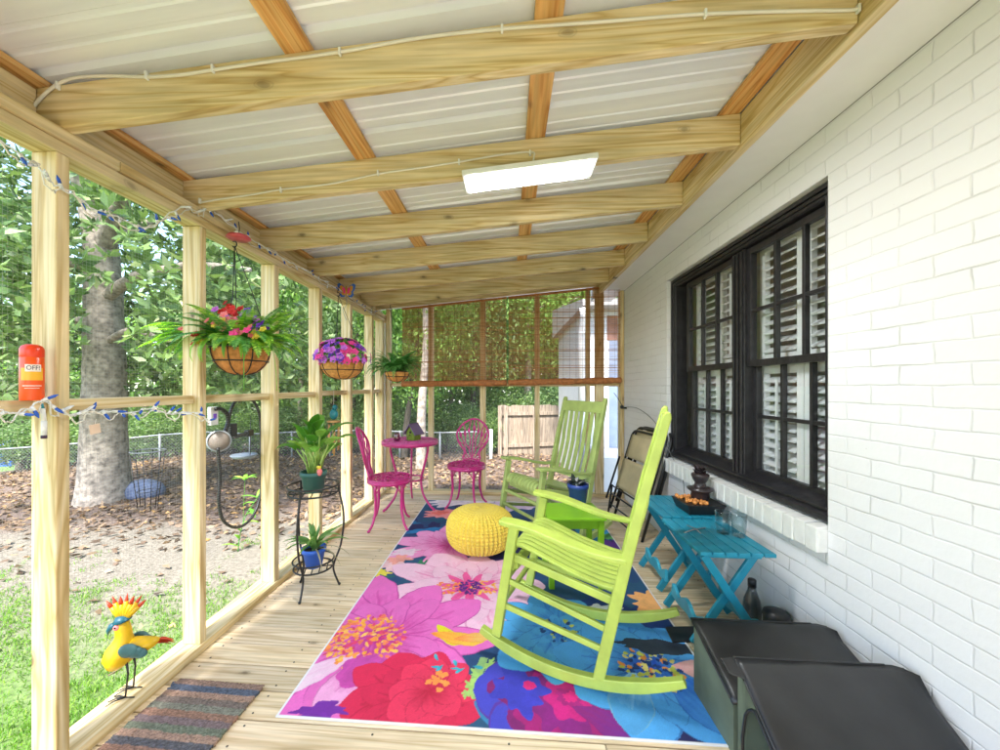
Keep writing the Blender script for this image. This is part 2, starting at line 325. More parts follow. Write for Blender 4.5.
# ------------------------------------------------------------------ mesh builder
class MB:
    def __init__(s): s.v = []; s.f = []; s.sm = []
    def add(s, vs, fs, smooth=False):
        o = len(s.v); s.v += [V(p) for p in vs]; s.f += [[i+o for i in f] for f in fs]; s.sm += [smooth]*len(fs); return s
    def box(s, c, d, rot=None):
        c = V(c); hx, hy, hz = d[0]/2, d[1]/2, d[2]/2
        vs = [V((x, y, z)) for z in (-hz, hz) for y in (-hy, hy) for x in (-hx, hx)]
        if rot is not None: vs = [rot @ p for p in vs]
        return s.add([p+c for p in vs], [(0, 2, 3, 1), (4, 5, 7, 6), (0, 1, 5, 4), (2, 6, 7, 3), (0, 4, 6, 2), (1, 3, 7, 5)])
    def bb(s, x0, x1, y0, y1, z0, z1):
        return s.box(((x0+x1)/2, (y0+y1)/2, (z0+z1)/2), (abs(x1-x0), abs(y1-y0), abs(z1-z0)))
    def hexa(s, p):  # 8 points: bottom 4 (ccw), top 4
        return s.add(p, [(3, 2, 1, 0), (4, 5, 6, 7), (0, 1, 5, 4), (1, 2, 6, 5), (2, 3, 7, 6), (3, 0, 4, 7)])
    def bar(s, a, b, w, h, up=(0, 0, 1)):
        a, b = V(a), V(b); t = (b-a).normalized(); u = V(up)
        x = t.cross(u)
        if x.length < 1e-4: x = t.cross(V((1, 0, 0)))
        x.normalize(); u = x.cross(t)
        q = [(-w/2, -h/2), (w/2, -h/2), (w/2, h/2), (-w/2, h/2)]
        return s.add([p+x*i+u*j for p in (a, b) for i, j in q], [(3, 2, 1, 0), (4, 5, 6, 7), (0, 1, 5, 4), (1, 2, 6, 5), (2, 3, 7, 6), (3, 0, 4, 7)])
    def ribbon(s, pts, wv, h, closed=False):   # rectangular section swept along a path; wv = full half-width vector
        pts = [V(p) for p in pts]; wv = V(wv); n = len(pts); vs = []; fs = []
        hs = h if hasattr(h, '__len__') else [h]*n
        for i, p in enumerate(pts):
            t = (pts[min(i+1, n-1)]-pts[max(i-1, 0)]).normalized(); k = wv.normalized().cross(t).normalized()
            vs += [p-wv-k*hs[i]/2, p+wv-k*hs[i]/2, p+wv+k*hs[i]/2, p-wv+k*hs[i]/2]
        for i in range(n-1):
            a = i*4; b = a+4
            for j in range(4): fs.append((a+j, a+(j+1) % 4, b+(j+1) % 4, b+j))
        fs += [(3, 2, 1, 0), tuple(range(4*n-4, 4*n))]
        return s.add(vs, fs)
    def tube(s, pts, r, n=8, closed=False):
        pts = [V(p) for p in pts]; m = len(pts)
        rs = r if hasattr(r, '__len__') else [r]*m
        vs = []; fs = []; prev = None
        for i, p in enumerate(pts):
            if closed: t = pts[(i+1) % m]-pts[i-1]
            else: t = pts[min(i+1, m-1)]-pts[max(i-1, 0)]
            t.normalize() if t.length > 1e-9 else None
            if prev is None:
                a = V((0, 0, 1)) if abs(t.z) < 0.9 else V((1, 0, 0)); u = t.cross(a).normalized()
            else:
                u = prev-t*prev.dot(t); u = u.normalized() if u.length > 1e-6 else prev
            prev = u; w = t.cross(u)
            for k in range(n):
                a = 2*pi*k/n; vs.append(p+(u*cos(a)+w*sin(a))*rs[i])
        L = m if closed else m-1
        for i in range(L):
            for k in range(n):
                a = i*n; b = ((i+1) % m)*n; fs.append((a+k, a+(k+1) % n, b+(k+1) % n, b+k))
        if not closed: fs += [tuple(range(n-1, -1, -1)), tuple((m-1)*n+k for k in range(n))]
        return s.add(vs, fs, True)
    def lathe(s, prof, n=24, c=(0, 0, 0), rot=None, cap=True):
        c = V(c); vs = []; fs = []; m = len(prof)
        for r, z in prof:
            for k in range(n):
                a = 2*pi*k/n; p = V((r*cos(a), r*sin(a), z))
                if rot is not None: p = rot @ p
                vs.append(p+c)
        for i in range(m-1):
            for k in range(n): fs.append((i*n+k, i*n+(k+1) % n, (i+1)*n+(k+1) % n, (i+1)*n+k))
        if cap: fs += [tuple(range(n-1, -1, -1)), tuple((m-1)*n+k for k in range(n))]
        return s.add(vs, fs, True)
    def ball(s, c, r, n=10, m=7):
        r = (r, r, r) if not hasattr(r, '__len__') else r
        vs = [V((0, 0, -r[2]))]; fs = []
        for i in range(1, m):
            a = -pi/2+pi*i/m
            for k in range(n): b = 2*pi*k/n; vs.append(V((r[0]*cos(a)*cos(b), r[1]*cos(a)*sin(b), r[2]*sin(a))))
        vs.append(V((0, 0, r[2])))
        for k in range(n): fs.append((0, 1+(k+1) % n, 1+k))
        for i in range(m-2):
            for k in range(n): a = 1+i*n; fs.append((a+k, a+(k+1) % n, a+n+(k+1) % n, a+n+k))
        a = 1+(m-2)*n
        for k in range(n): fs.append((a+k, a+(k+1) % n, len(vs)-1))
        c = V(c); return s.add([p+c for p in vs], fs, True)
    def blade(s, base, az, L, w, up=1.2, droop=1.6, ns=6, fold=0.25, taper=1.0, wid=None):
        p = V(base); el = up; d = L/ns; rows = []
        side = V((-sin(az), cos(az), 0))
        for i in range(ns+1):
            t = i/ns; ww = (wid(t) if wid else sin(pi*min(0.98, 0.12+0.88*t))**0.8)*w/2
            fwd = V((cos(az)*cos(el), sin(az)*cos(el), sin(el))); nn = side.cross(fwd)
            rows.append((p-side*ww-nn*0, p-nn*0+(-nn)*ww*fold*-1 if False else p+nn*(-ww*fold), p+side*ww))
            p = p+fwd*d; el -= droop/ns
        vs = [q for r in rows for q in r]; fs = []
        for i in range(ns):
            a = i*3; fs += [(a, a+1, a+4, a+3), (a+1, a+2, a+5, a+4)]
        return s.add(vs, fs, True)
    def build(s, name, mat, parent=None, off=None, bevel=0, smooth=None):
        me = bpy.data.meshes.new(name)
        if off is None and parent is not None and parent.get('_w'): off = V(parent.location)
        vs = [p-V(off) for p in s.v] if off is not None else s.v
        me.from_pydata([tuple(p) for p in vs], [], s.f)
        me.polygons.foreach_set('use_smooth', s.sm if smooth is None else [smooth]*len(s.f))
        me.update(); return link(name, me, mat, parent, bevel)
def link(name, me, mat, parent=None, bevel=0):
    o = bpy.data.objects.new(name, me); COL.objects.link(o)
    if isinstance(mat, str): mat = M[mat]
    if mat and not me.materials: me.materials.append(mat)
    if parent is not None: o.parent = parent
    if bevel:
        b = o.modifiers.new('bevel', 'BEVEL'); b.width = bevel; b.segments = 2; b.limit_method = 'ANGLE'; b.angle_limit = radians(50)
    return o
def tag(o, label, cat, group=None, kind=None):
    if label: o['label'] = label
    if cat: o['category'] = cat
    if group: o['group'] = group
    if kind: o['kind'] = kind
    return o
WORLD_ROOTS = []
def thing(name, label, cat, loc=(0, 0, 0), rz=0, group=None, world=False):
    o = bpy.data.objects.new(name, None); COL.objects.link(o); o.empty_display_size = 0.1
    o.location = loc; o.rotation_euler = (0, 0, rz)
    if world: o['_w'] = 1; WORLD_ROOTS.append(o)
    return tag(o, label, cat, group)
def cp(o, parent=None):
    c = o.copy(); COL.objects.link(c)
    if parent is not None: c.parent = parent
    for ch in list(o.children): cp(ch, c)
    return c
def npmesh(name, verts, nper, faces_local, mat, parent=None, smooth=False, off=None):
    """verts (K, nper, 3); each element repeats faces_local (list of tuples all same size)"""
    K = verts.shape[0]; fl_ = np.array(faces_local); nf, fs = fl_.shape
    if off is None and parent is not None and parent.get('_w'): off = np.array(parent.location)
    vv = verts.reshape(-1, 3).astype(np.float32)
    if off is not None: vv = vv-np.array(off, dtype=np.float32)
    idx = (fl_[None]+(np.arange(K)*nper)[:, None, None]).reshape(-1)
    me = bpy.data.meshes.new(name); me.vertices.add(len(vv)); me.vertices.foreach_set('co', vv.ravel())
    me.loops.add(len(idx)); me.loops.foreach_set('vertex_index', idx.astype(np.int32))
    me.polygons.add(K*nf); me.polygons.foreach_set('loop_start', np.arange(K*nf, dtype=np.int32)*fs)
    me.polygons.foreach_set('loop_total', np.full(K*nf, fs, dtype=np.int32))
    if smooth: me.polygons.foreach_set('use_smooth', np.ones(K*nf, dtype=bool))
    me.update(calc_edges=True); me.validate()
    return link(name, me, mat, parent)
def leaf_quads(P, L, W, rng, dirs=None, flat=0.0):
    """kite-shaped leaves at points P (n,3)"""
    n = len(P)
    if dirs is None:
        dirs = rng.normal(size=(n, 3)); dirs[:, 2] = dirs[:, 2]*(1-flat)-0.25
    d = dirs/np.linalg.norm(dirs, axis=1, keepdims=True)
    u = rng.normal(size=(n, 3)); u -= (u*d).sum(1, keepdims=True)*d
    if flat:
        up = np.tile([0, 0, 1.0], (n, 1)); sd = np.cross(d, up)+1e-4; u = u*0.5+sd*1.2*rng.choice([-1, 1], size=(n, 1)); u -= (u*d).sum(1, keepdims=True)*d
    u /= np.linalg.norm(u, axis=1, keepdims=True); nn = np.cross(d, u)
    l = (L*rng.uniform(0.6, 1.25, (n, 1))); w = (W*rng.uniform(0.7, 1.2, (n, 1)))
    a = P; b = P+d*l*0.5+u*w*0.5+nn*w*0.18; c = P+d*l-nn*l*0.08; e = P+d*l*0.5-u*w*0.5+nn*w*0.18
    return np.stack([a, b, c, e], axis=1)

# ------------------------------------------------------------------ world, sun, camera
w = bpy.data.worlds.new('World'); scene.world = w; w.use_nodes = True
nt = w.node_tree; sky = nt.nodes.new('ShaderNodeTexSky'); sky.sky_type = 'NISHITA'; sky.sun_disc = False
SUN_EL = radians(52); SUN_AZ = radians(188)      # compass style: 0 = +Y, clockwise
sky.sun_elevation = SUN_EL; sky.sun_rotation = SUN_AZ; sky.air_density = 1.0; sky.dust_density = 1.0; sky.ozone_density = 1.6
bg = nt.nodes['Background']; nt.links.new(sky.outputs[0], bg.inputs[0]); bg.inputs[1].default_value = 0.15
sl = bpy.data.lights.new('sun', 'SUN'); sl.energy = 3.0; sl.angle = radians(11); sl.color = (1.0, 0.97, 0.95)
so = bpy.data.objects.new('sun', sl); COL.objects.link(so)
sd = V((sin(SUN_AZ)*cos(SUN_EL), cos(SUN_AZ)*cos(SUN_EL), sin(SUN_EL)))
so.rotation_euler = sd.to_track_quat('Z', 'Y').to_euler(); so.location = (0, -8, 12)
cam = bpy.data.cameras.new('camera'); co = bpy.data.objects.new('camera', cam); COL.objects.link(co)
co.location = (0, 0, CH); co.rotation_euler = (radians(90), 0, TH)
cam.sensor_width = 36; cam.lens = FOC/1000*36; cam.shift_x = 0.020; cam.shift_y = 0.011; cam.clip_start = 0.02; cam.clip_end = 500
scene.camera = co
vs = scene.view_settings; vs.view_transform = 'Standard'; vs.look = 'None'; vs.gamma = 1.0; vs.use_curve_mapping = False; vs.exposure = 2.35
try:
    scene.cycles.max_bounces = 7; scene.cycles.diffuse_bounces = 4; scene.cycles.glossy_bounces = 3; scene.cycles.transparent_max_bounces = 8
except Exception: pass
YB = 4.45; YF = -2.4
#PART2
# ------------------------------------------------------------------ ground
def gz(x, y):
    d = max(-1.6-x, 0.0); e = max(y-4.5, 0.0); d = sqrt(d*d+e*e)
    z = -0.45-0.035*d-0.075*max(0, d-9.5)
    return z+0.03*sin(x*1.3+y*0.7)+0.02*sin(x*3.1-y*2.3)
def make_ground():
    nx, ny = 150, 130; xs = [-40+ i*0.5 for i in range(nx)]; ys = [-14+j*0.5 for j in range(ny)]
    xs = [-300, -120, -60]+xs+[60, 120, 300]; ys = [-300, -100, -40]+ys+[80, 140, 300]
    m = MB(); nx = len(xs); ny = len(ys)
    vs_ = [(x, y, gz(x, y)) for y in ys for x in xs]
    fs_ = [(j*nx+i, j*nx+i+1, (j+1)*nx+i+1, (j+1)*nx+i) for j in range(ny-1) for i in range(nx-1)]
    m.add(vs_, fs_, True); tag(m.build('ground', 'ground'), None, None, kind='structure')
make_ground()
# ------------------------------------------------------------------ deck
def make_deck():
    m = MB(); y = YF; k = 0; BW = 0.1375
    y0 = 1.389-0.1375*28
    while y0 < YB+0.15:
        if y0 > YF-0.2:
            x = -1.60; cuts = [random.uniform(-0.4, 0.9)] if k % 3 == 0 else []
            xs = [-1.60]+cuts+[1.325]
            for a, b in zip(xs[:-1], xs[1:]):
                z = random.uniform(-0.0012, 0.0012)
                m.bb(a+0.0015, b-0.0015, y0+0.0025, y0+BW-0.0025, -0.032+z, z)
        y0 += BW; k += 1
    o = m.build('deck_floor', 'deck', bevel=0.003); tag(o, None, None, kind='structure')
    sc = MB(); y0 = 1.389-0.1375*28
    while y0 < YB+0.1:
        if y0 > YF:
            for x in (-1.4, -0.99, -0.5, 0.0, 0.4, 0.85, 1.25):
                for dy in (0.028, 0.110):
                    sc.lathe([(0.0001, 0.0022), (0.0042, 0.0020), (0.0045, 0.0008)], 6, (x+random.uniform(-.006, .006), y0+dy, 0.0), cap=False)
        y0 += 0.1375
    tag(sc.build('deck_screws', plain('screw_brown', (0.10, 0.085, 0.06), 0.5)), None, None, kind='structure')
    j = MB()
    for x in (-1.4, -0.5, 0.4, 1.25): j.bb(x-0.02, x+0.02, YF, YB+0.1, -0.18, -0.034)
    j.bb(-1.6, 1.32, YB+0.11, YB+0.15, -0.18, -0.034); j.bb(-1.64, -1.603, YF, YB+0.15, -0.2, -0.002)
    o = j.build('deck_joists', 'pine_y'); tag(o, None, None, kind='structure')
make_deck()
# ------------------------------------------------------------------ screened walls
PY = [-1.75, -1.17, -0.59, -0.01, 0.565, 1.135, 1.715, 2.295, 2.87, 3.455, 4.03, 4.37]
def screen_strips(horiz, fixed, axis, a0, a1, z0, z1, pitch, wd):
    """thin woven wires between a0..a1 / z0..z1 in the plane axis=fixed"""
    q = []
    for a in np.arange(a0, a1, pitch): q.append(((a, z0), (a+wd, z0), (a+wd, z1), (a, z1)))
    for z in np.arange(z0, z1, pitch): q.append(((a0, z), (a1, z), (a1, z+wd), (a0, z+wd)))
    q = np.array(q); out = np.zeros((len(q), 4, 3))
    if axis == 'x': out[:, :, 0] = fixed; out[:, :, 1] = q[:, :, 0]; out[:, :, 2] = q[:, :, 1]
    else: out[:, :, 1] = fixed; out[:, :, 0] = q[:, :, 0]; out[:, :, 2] = q[:, :, 1]
    return out
def left_wall():
    t = thing('screened_wall', 'long screened porch wall of bare pine posts, rail and sill beside the yard', 'screen wall', (-1.51, 1.0, 0), world=True)
    for i, y in enumerate(PY):
        m = MB().bb(-1.560, -1.470, y, y+(0.040 if y < 2 else 0.052), 0.041, 2.048)
        m.build('post', 'pine_z', t, bevel=0.004)
    MB().bb(-1.572, -1.462, YF, YB, 0.001, 0.040).build('sill', 'pine_y', t, bevel=0.003)
    for a, b in zip(PY[:-1], PY[1:]):
        z = 1.195 if a < 2.8 else 1.20
        MB().bb(-1.556, -1.500, a+(0.041 if a < 2 else 0.053), b-0.001, z, z+0.040).build('rail', 'pine_y', t, bevel=0.003)
    MB().bb(-1.562, -1.468, YF, YB+0.09, 2.049, 2.088).build('top_plate', 'pine_y', t, bevel=0.003)
    for a, b in ((YF, 1.33), (1.333, YB+0.09)):
        MB().bb(-1.562, -1.458, a, b, 2.090, 2.129).build('top_plate', 'pine_y', t, bevel=0.003)
    s = screen_strips(1, -1.576, 'x', 0.3, YB+0.05, 0.02, 2.07, 0.0125, 0.0005)
    npmesh('insect_screen', s, 4, [(0, 1, 2, 3)], 'screenwire', t)
    return t
left_wall()
def back_wall():
    t = thing('screened_wall', 'screened end wall of narrow pine studs behind the pink bistro set', 'screen wall', (0, YB, 0), world=True)
    st = [(-1.455, -1.41, 'post'), (-0.945, -0.890, 'post'), (-0.327, -0.262, 'post'), (0.314, 0.368, 'post'), (0.905, 0.945, 'post'), (1.010, 1.100, 'post'), (1.285, 1.325, 'post')]
    for a, b, n in st:
        top = 2.20+0.089*((a+b)/2+1.45)-0.002
        MB().bb(a, b, YB+0.002, YB+0.09, 0.041, top).build(n, 'pine_z', t, bevel=0.003)
    MB().bb(-1.457, 1.325, YB-0.01, YB+0.095, 0.001, 0.040).build('sill', 'pine_x', t, bevel=0.003)
    xs = [s[:2] for s in st]
    for (a, b), (c, d) in zip(xs[:-1], xs[1:]):
        MB().bb(b+0.001, c-0.001, YB+0.03, YB+0.088, 1.275, 1.315).build('rail', 'pine_x', t, bevel=0.003)
    MB().bb(-1.468, -1.456, YB-0.03, YB+0.001, 0.05, 2.03).build('lit_edge_strip', 'trimwhite', t)  # added white strip, standing in for the lit edge of the post
    s = screen_strips(1, YB+0.094, 'y', -1.45, 1.32, 0.03, 2.22, 0.0125, 0.0005)
    npmesh('insect_screen', s, 4, [(0, 1, 2, 3)], 'screenwire', t)
back_wall()
# ------------------------------------------------------------------ roof
SL = 0.089
def zb(x): return 2.13+SL*(x+1.45)         # rafter underside
RY = [-1.9, -1.3, -0.55, 0.05, 0.62, 1.198, 1.765, 2.325, 2.885, 3.44, 3.97, 4.41]
def roof():
    t = thing('porch_roof', 'low sloping porch roof of pine rafters under a ribbed metal sheet', 'roof', (0, 1.0, 2.3), world=True)
    for i, y in enumerate(RY):
        a, b = -1.598, 1.029
        lo = 0.0
        if i == len(RY)-1: lo = 0.07
        k = 0.058 if lo == 0 else 0.0
        MB().hexa([(a, y-k, zb(a)+lo), (b, y, zb(b)+lo), (b, y+0.038, zb(b)+lo), (a, y+0.038-k, zb(a)+lo),
                   (a, y-k, zb(a)+0.14), (b, y, zb(b)+0.14), (b, y+0.038, zb(b)+0.14), (a, y+0.038-k, zb(a)+0.14)]).build('rafter', 'pine_x', t, bevel=0.003)
    MB().bb(1.031, 1.069, YF, YB+0.25, 2.335, 2.490).build('ledger', 'pine_y', t, bevel=0.003)
    MB().bb(-1.640, -1.601, YF, YB+0.25, 2.115, 2.258).build('rim_board', 'pine_y', t, bevel=0.003)
    # blocking set on the plate between rafters
    for ya, yb in zip(RY[:-1], RY[1:]):
        MB().bb(-1.580, -1.545, ya+0.039-0.056, yb-0.001-0.058, 2.131, 2.255).build('blocking', 'pine_y', t, bevel=0.002)
    for x in (-1.555, -0.665, 0.125, 0.985):
        wd = 0.088; h = 0.019; z0 = zb(x-wd/2)+0.141; z1 = zb(x+wd/2)+0.141
        MB().hexa([(x-wd/2, YF, z0), (x+wd/2, YF, z1), (x+wd/2, YB+0.25, z1), (x-wd/2, YB+0.25, z0),
                   (x-wd/2, YF, z0+h), (x+wd/2, YF, z1+h), (x+wd/2, YB+0.25, z1+h), (x-wd/2, YB+0.25, z0+h)]).build('purlin', 'orange_y', t, bevel=0.002)
    # ribbed sheet, ribs run down the slope (x)
    m = MB(); prof = []; y = YF
    while y < YB+0.45:
        prof += [(y, 0), (y+0.070, 0), (y+0.075, 0.005), (y+0.088, 0.005), (y+0.093, 0), (y+0.137, 0), (y+0.142, 0.005), (y+0.155, 0.005), (y+0.160, 0), (y+0.200, 0), (y+0.210, 0.019), (y+0.225, 0.019), (y+0.235, 0)]
        y += 0.2355
    a, b = -1.74, 1.0705; vs_ = []
    for (yy, zz) in prof: vs_ += [(a, yy, zb(a)+0.163+zz), (b, yy, zb(b)+0.163+zz)]
    m.add(vs_, [(2*i, 2*i+1, 2*i+3, 2*i+2) for i in range(len(prof)-1)])
    o = m.build('metal_sheet', 'roof', t); s = o.modifiers.new('solid', 'SOLIDIFY'); s.thickness = 0.0008; s.offset = 1
roof()
# ------------------------------------------------------------------ house wall with double window
WY0, WY1, WZ0, WZ1 = 1.685, 3.295, 0.700, 2.158
def house():
    t = thing('house_wall', 'white painted brick house wall along the porch with a black double window', 'wall', (1.33, 1.0, 0), world=True)
    X = 1.33; T = 0.11; m = MB()
    ya, yb = -3.0, YB+0.28; za, zt = -0.6, 3.2
    m.bb(X, X+T, ya, WY0, za, zt); m.bb(X, X+T, WY1, yb, za, zt)
    m.bb(X, X+T, WY0, WY1, za, WZ0-0.10); m.bb(X, X+T, WY0, WY1, WZ1, zt)
    # one welded outline so brick coursing carries on: local origin chosen on a mortar joint
    o = m.build('brickwork', 'brick', t, off=V((1.33, 1.0, 0)))
    o.location = (0, 0, 0)
    # soffit and fascia above the ledger
    s = MB().bb(1.071, 1.328, ya, yb+0.3, 2.372, 2.385); s.bb(1.071, 1.090, ya, yb+0.3, 2.386, 2.60); s.build('soffit', 'soffit', t, bevel=0.001)
    s = MB().bb(1.3275, 1.3295, ya, yb, 2.3685, 2.3715); s.build('shadow_gap', plain('gap_shade', (0.25, 0.24, 0.23), 0.9), t)  # thin dark strip put in for the shade between soffit and wall
    # rowlock sill
    n = 24; w_ = (WY1+0.03-WY0)/n
    for_ = MB()
    for i in range(n):
        y0 = WY0+i*w_; x0 = X-0.042+random.uniform(-0.002, 0.002); dz = random.uniform(-0.002, 0.002)
        for_.hexa([(x0, y0+0.0035, 0.58+dz), (X+0.10, y0+0.0035, 0.60), (X+0.10, y0+w_-0.0035, 0.60), (x0, y0+w_-0.0035, 0.58+dz),
                   (x0, y0+0.0035, 0.686+dz), (X+0.10, y0+0.0035, 0.705), (X+0.10, y0+w_-0.0035, 0.705), (x0, y0+w_-0.0035, 0.686+dz)])
    for_.bb(X-0.036, X+0.09, WY0+0.002, WY1+0.028, 0.582, 0.680)
    for_.build('brick_sill', plain('sill_paint', (0.74, 0.73, 0.70), 0.6, var=0.06, nscale=20, bmp=0.5), t, bevel=0.005)
    # window
    XF = X+0.045
    fr = MB()
    fr.bb(XF, XF+0.09, WY0+0.002, WY0+0.07, WZ0+0.02, WZ1-0.002); fr.bb(XF, XF+0.09, WY1-0.07, WY1-0.002, WZ0+0.02, WZ1-0.002)
    fr.bb(XF, XF+0.09, WY0+0.071, WY1-0.071, WZ1-0.07, WZ1-0.002)
    fr.bb(XF+0.012, XF+0.085, 2.345, 2.465, WZ0+0.05, WZ1-0.071)
    win = fr.build('window', 'blackwood', t, bevel=0.003)
    def sub(mb, name, mat, bevel=0.002): 
        o = mb.build(name, mat, None, off=t.location, bevel=bevel); o.parent = win; return o
    # stepped casing moulding
    c = MB()
    for dx, inset, wd in ((-0.016, 0.004, 0.022), (-0.009, 0.030, 0.018), (-0.006, 0.056, 0.010)):
        c.bb(XF+dx, XF-0.001, WY0+inset, WY0+inset+wd, WZ0+0.03, WZ1-inset); c.bb(XF+dx, XF-0.001, WY1-inset-wd, WY1-inset, WZ0+0.03, WZ1-inset)
        c.bb(XF+dx, XF-0.001, WY0+inset+wd+0.0005, WY1-inset-wd-0.0005, WZ1-inset-wd, WZ1-inset)
    for yy in (2.362, 2.40, 2.438): c.bb(XF+0.000, XF+0.011, yy-0.008, yy+0.008, WZ0+0.05, WZ1-0.08)
    sub(c, 'casing', 'blackwood')
    s = MB().hexa([(X+0.005, WY0+0.003, WZ0+0.006), (XF+0.12, WY0+0.003, WZ0+0.03), (XF+0.12, WY1-0.003, WZ0+0.03), (X+0.005, WY1-0.003, WZ0+0.006),
                   (X+0.005, WY0+0.003, WZ0+0.030), (XF+0.12, WY0+0.003, WZ0+0.085), (XF+0.12, WY1-0.003, WZ0+0.085), (X+0.005, WY1-0.003, WZ0+0.030)])
    s.hexa([(X+0.030, WY0+0.003, WZ0+0.0395), (XF+0.10, WY0+0.003, WZ0+0.076), (XF+0.10, WY1-0.003, WZ0+0.076), (X+0.030, WY1-0.003, WZ0+0.0395),
            (X+0.030, WY0+0.003, WZ0+0.052), (XF+0.10, WY0+0.003, WZ0+0.095), (XF+0.10, WY1-0.003, WZ0+0.095), (X+0.030, WY1-0.003, WZ0+0.052)])
    sub(s, 'sill', 'blackwood', 0.004)
    for (g0, g1) in ((1.725, 2.312), (2.497, 3.065)):
        for (z0, z1, xf, zm) in ((1.43, 2.045, XF+0.028, 1.715), (0.80, 1.395, XF+0.062, 1.105)):
            s = MB(); d = 0.030; rail = 0.038
            s.bb(xf, xf+d, g0-0.040, g0, z0-rail, z1+rail); s.bb(xf, xf+d, g1, g1+0.040, z0-rail, z1+rail)
            s.bb(xf, xf+d, g0, g1, z0-rail, z0); s.bb(xf, xf+d, g0, g1, z1, z1+rail)
            for k in (1, 2):
                y = g0+(g1-g0)*k/3; s.bb(xf+0.002, xf+d-0.003, y-0.0095, y+0.0095, z0, z1)
            s.bb(xf+0.0035, xf+d-0.0045, g0, g1, zm-0.0095, zm+0.0095)
            sub(s, 'sash', 'blackwood')
            p = MB().bb(xf+0.016, xf+0.019, g0-0.005, g1+0.005, z0-0.005, z1+0.005); sub(p, 'pane', 'glass', 0)
        # plantation shutter behind
        xs_ = XF+0.105; L = MB()
        for (a, b) in ((g0-0.04, (g0+g1)/2-0.002), ((g0+g1)/2+0.002, g1+0.04)):
            for (za_, zb_) in ((0.72, 1.40), (1.41, 2.10)):
                L.bb(xs_, xs_+0.028, a, a+0.045, za_, zb_); L.bb(xs_, xs_+0.028, b-0.045, b, za_, zb_)
                L.bb(xs_, xs_+0.028, a+0.045, b-0.045, za_, za_+0.05); L.bb(xs_, xs_+0.028, a+0.045, b-0.045, zb_-0.05, zb_)
                L.bb(xs_-0.022, xs_-0.012, (a+b)/2-0.006, (a+b)/2+0.006, za_+0.08, zb_-0.08)
                z = za_+0.075
                while z < zb_-0.06:
                    L.box((xs_+0.014, (a+b)/2, z), (0.060, b-a-0.092, 0.008), Euler((0, radians(-30), 0)).to_matrix()); z += 0.052
        sub(L, 'shutter', 'louver', 0)
    r = MB(); r.bb(X+0.60, X+0.62, WY0-0.3, WY1+0.3, 0.4, 2.5); sub(r, 'room_backdrop', 'interior', 0)
    r = MB()
    r.bb(X+T+0.002, X+0.60, WY0-0.3, WY0-0.28, 0.4, 2.5); r.bb(X+T+0.002, X+0.60, WY1+0.28, WY1+0.3, 0.4, 2.5)
    r.bb(X+T+0.002, X+0.60, WY0-0.28, WY1+0.28, 0.4, 0.42); r.bb(X+T+0.002, X+0.60, WY0-0.28, WY1+0.28, 2.48, 2.5); sub(r, 'room_box', 'interior', 0)
house()
# house wing beyond the end screen
def wing():
    t = thing('house_wing', 'projecting wing of the white house seen beyond the end screen, with eave and downspout', 'house', (1.7, 7.0, -0.6), world=True)
    y = 6.2
    x0 = at(586, 380, y).x
    MB().bb(x0, 4.5, y, 9.5, -1.0, 2.55).build('wall', plain('wing_white', (0.78, 0.78, 0.8), 0.5, var=0.05), t)
    b0, b1 = at(609, 380, y).x, at(621, 380, y).x
    MB().bb(b0, b1, y-0.012, y-0.002, 0.3, 2.0).build('shutter', 'shutterblue', t)
    MB().bb(b1+0.03, b1+0.9, y-0.014, y-0.002, 0.3, 2.0).build('window', 'trimwhite', t)
    MB().bb(at(604, 380, y).x, at(606.5, 380, y).x, y-0.02, y-0.002, -0.4, 2.4).build('corner_board', 'trimwhite', t)
    MB().bb(b0-0.05, 4.4, y-0.010, y-0.003, 2.01, 2.40).build('brick_band', 'brickred', t)
    e = MB().hexa([(x0-0.12, y-0.35, 2.50), (4.6, y-0.35, 2.50), (4.6, 9.8, 2.50), (x0-0.12, 9.8, 2.50), (x0-0.12, y-0.35, 2.60), (4.6, y-0.35, 2.60), (4.6, 9.8, 3.2), (x0-0.12, 9.8, 3.2)])
    e.build('eave', plain('eave_grey', (0.42, 0.40, 0.38), 0.6), t)
    xd = at(579, 380, y).x
    d = MB().tube([(xd, y-0.3, 2.48), (xd+0.02, y-0.28, 2.36), (xd+0.03, y-0.05, 2.1), (xd+0.03, y-0.05, -0.9)], 0.052, 10)
    d.build('downspout', 'trimwhite', t)
    # low curved planter wall / lower masonry right of the opening
    MB().bb(at(603, 430, 5.3).x, 3.2, 5.3, 6.1, -0.9, 0.30).build('low_wall', plain('low_wall_white', (0.72, 0.73, 0.76), 0.6, var=0.05, bmp=0.3), t)
wing()
# ------------------------------------------------------------------ LED panel, cables
def led():
    ang = -math.atan(SL)
    a = at(466, 172, 1.70); t = thing('ceiling_light', 'long flat white LED light fixed under the second visible rafter', 'ceiling light', (0.095, 1.765, 2.243))
    t.rotation_euler = (0, ang, 0)
    MB().bb(-0.30, 0.30, -0.085, 0.085, 0.002, 0.026).build('housing', 'whiteplastic', t, bevel=0.004)
    MB().bb(-0.275, 0.275, -0.062, 0.062, -0.003, 0.0015).build('diffuser', 'led', t, bevel=0.001)
led()
def cable(name, label, pxs, Y, clips, r=0.0048):
    def sk(x, y):
        p = at(x, y, Y)
        for _ in range(4): p = at(x, y, Y-0.058*(1.03-p.x)/2.63)
        return p
    P = [sk(x, y) for x, y in pxs]
    t = thing(name, label, 'cable', P[0], world=True)
    # smooth through points (catmull)
    Q = smooth_path(P, 6)
    MB().tube(Q, r, 8).build('cord', 'creamcable', t)
    for (x, y) in clips:
        p = sk(x, y); MB().box((p.x, p.y-0.001, p.z), (0.008, 0.013, 0.024)).build('cable_clip', 'whiteplastic', t, bevel=0.002)
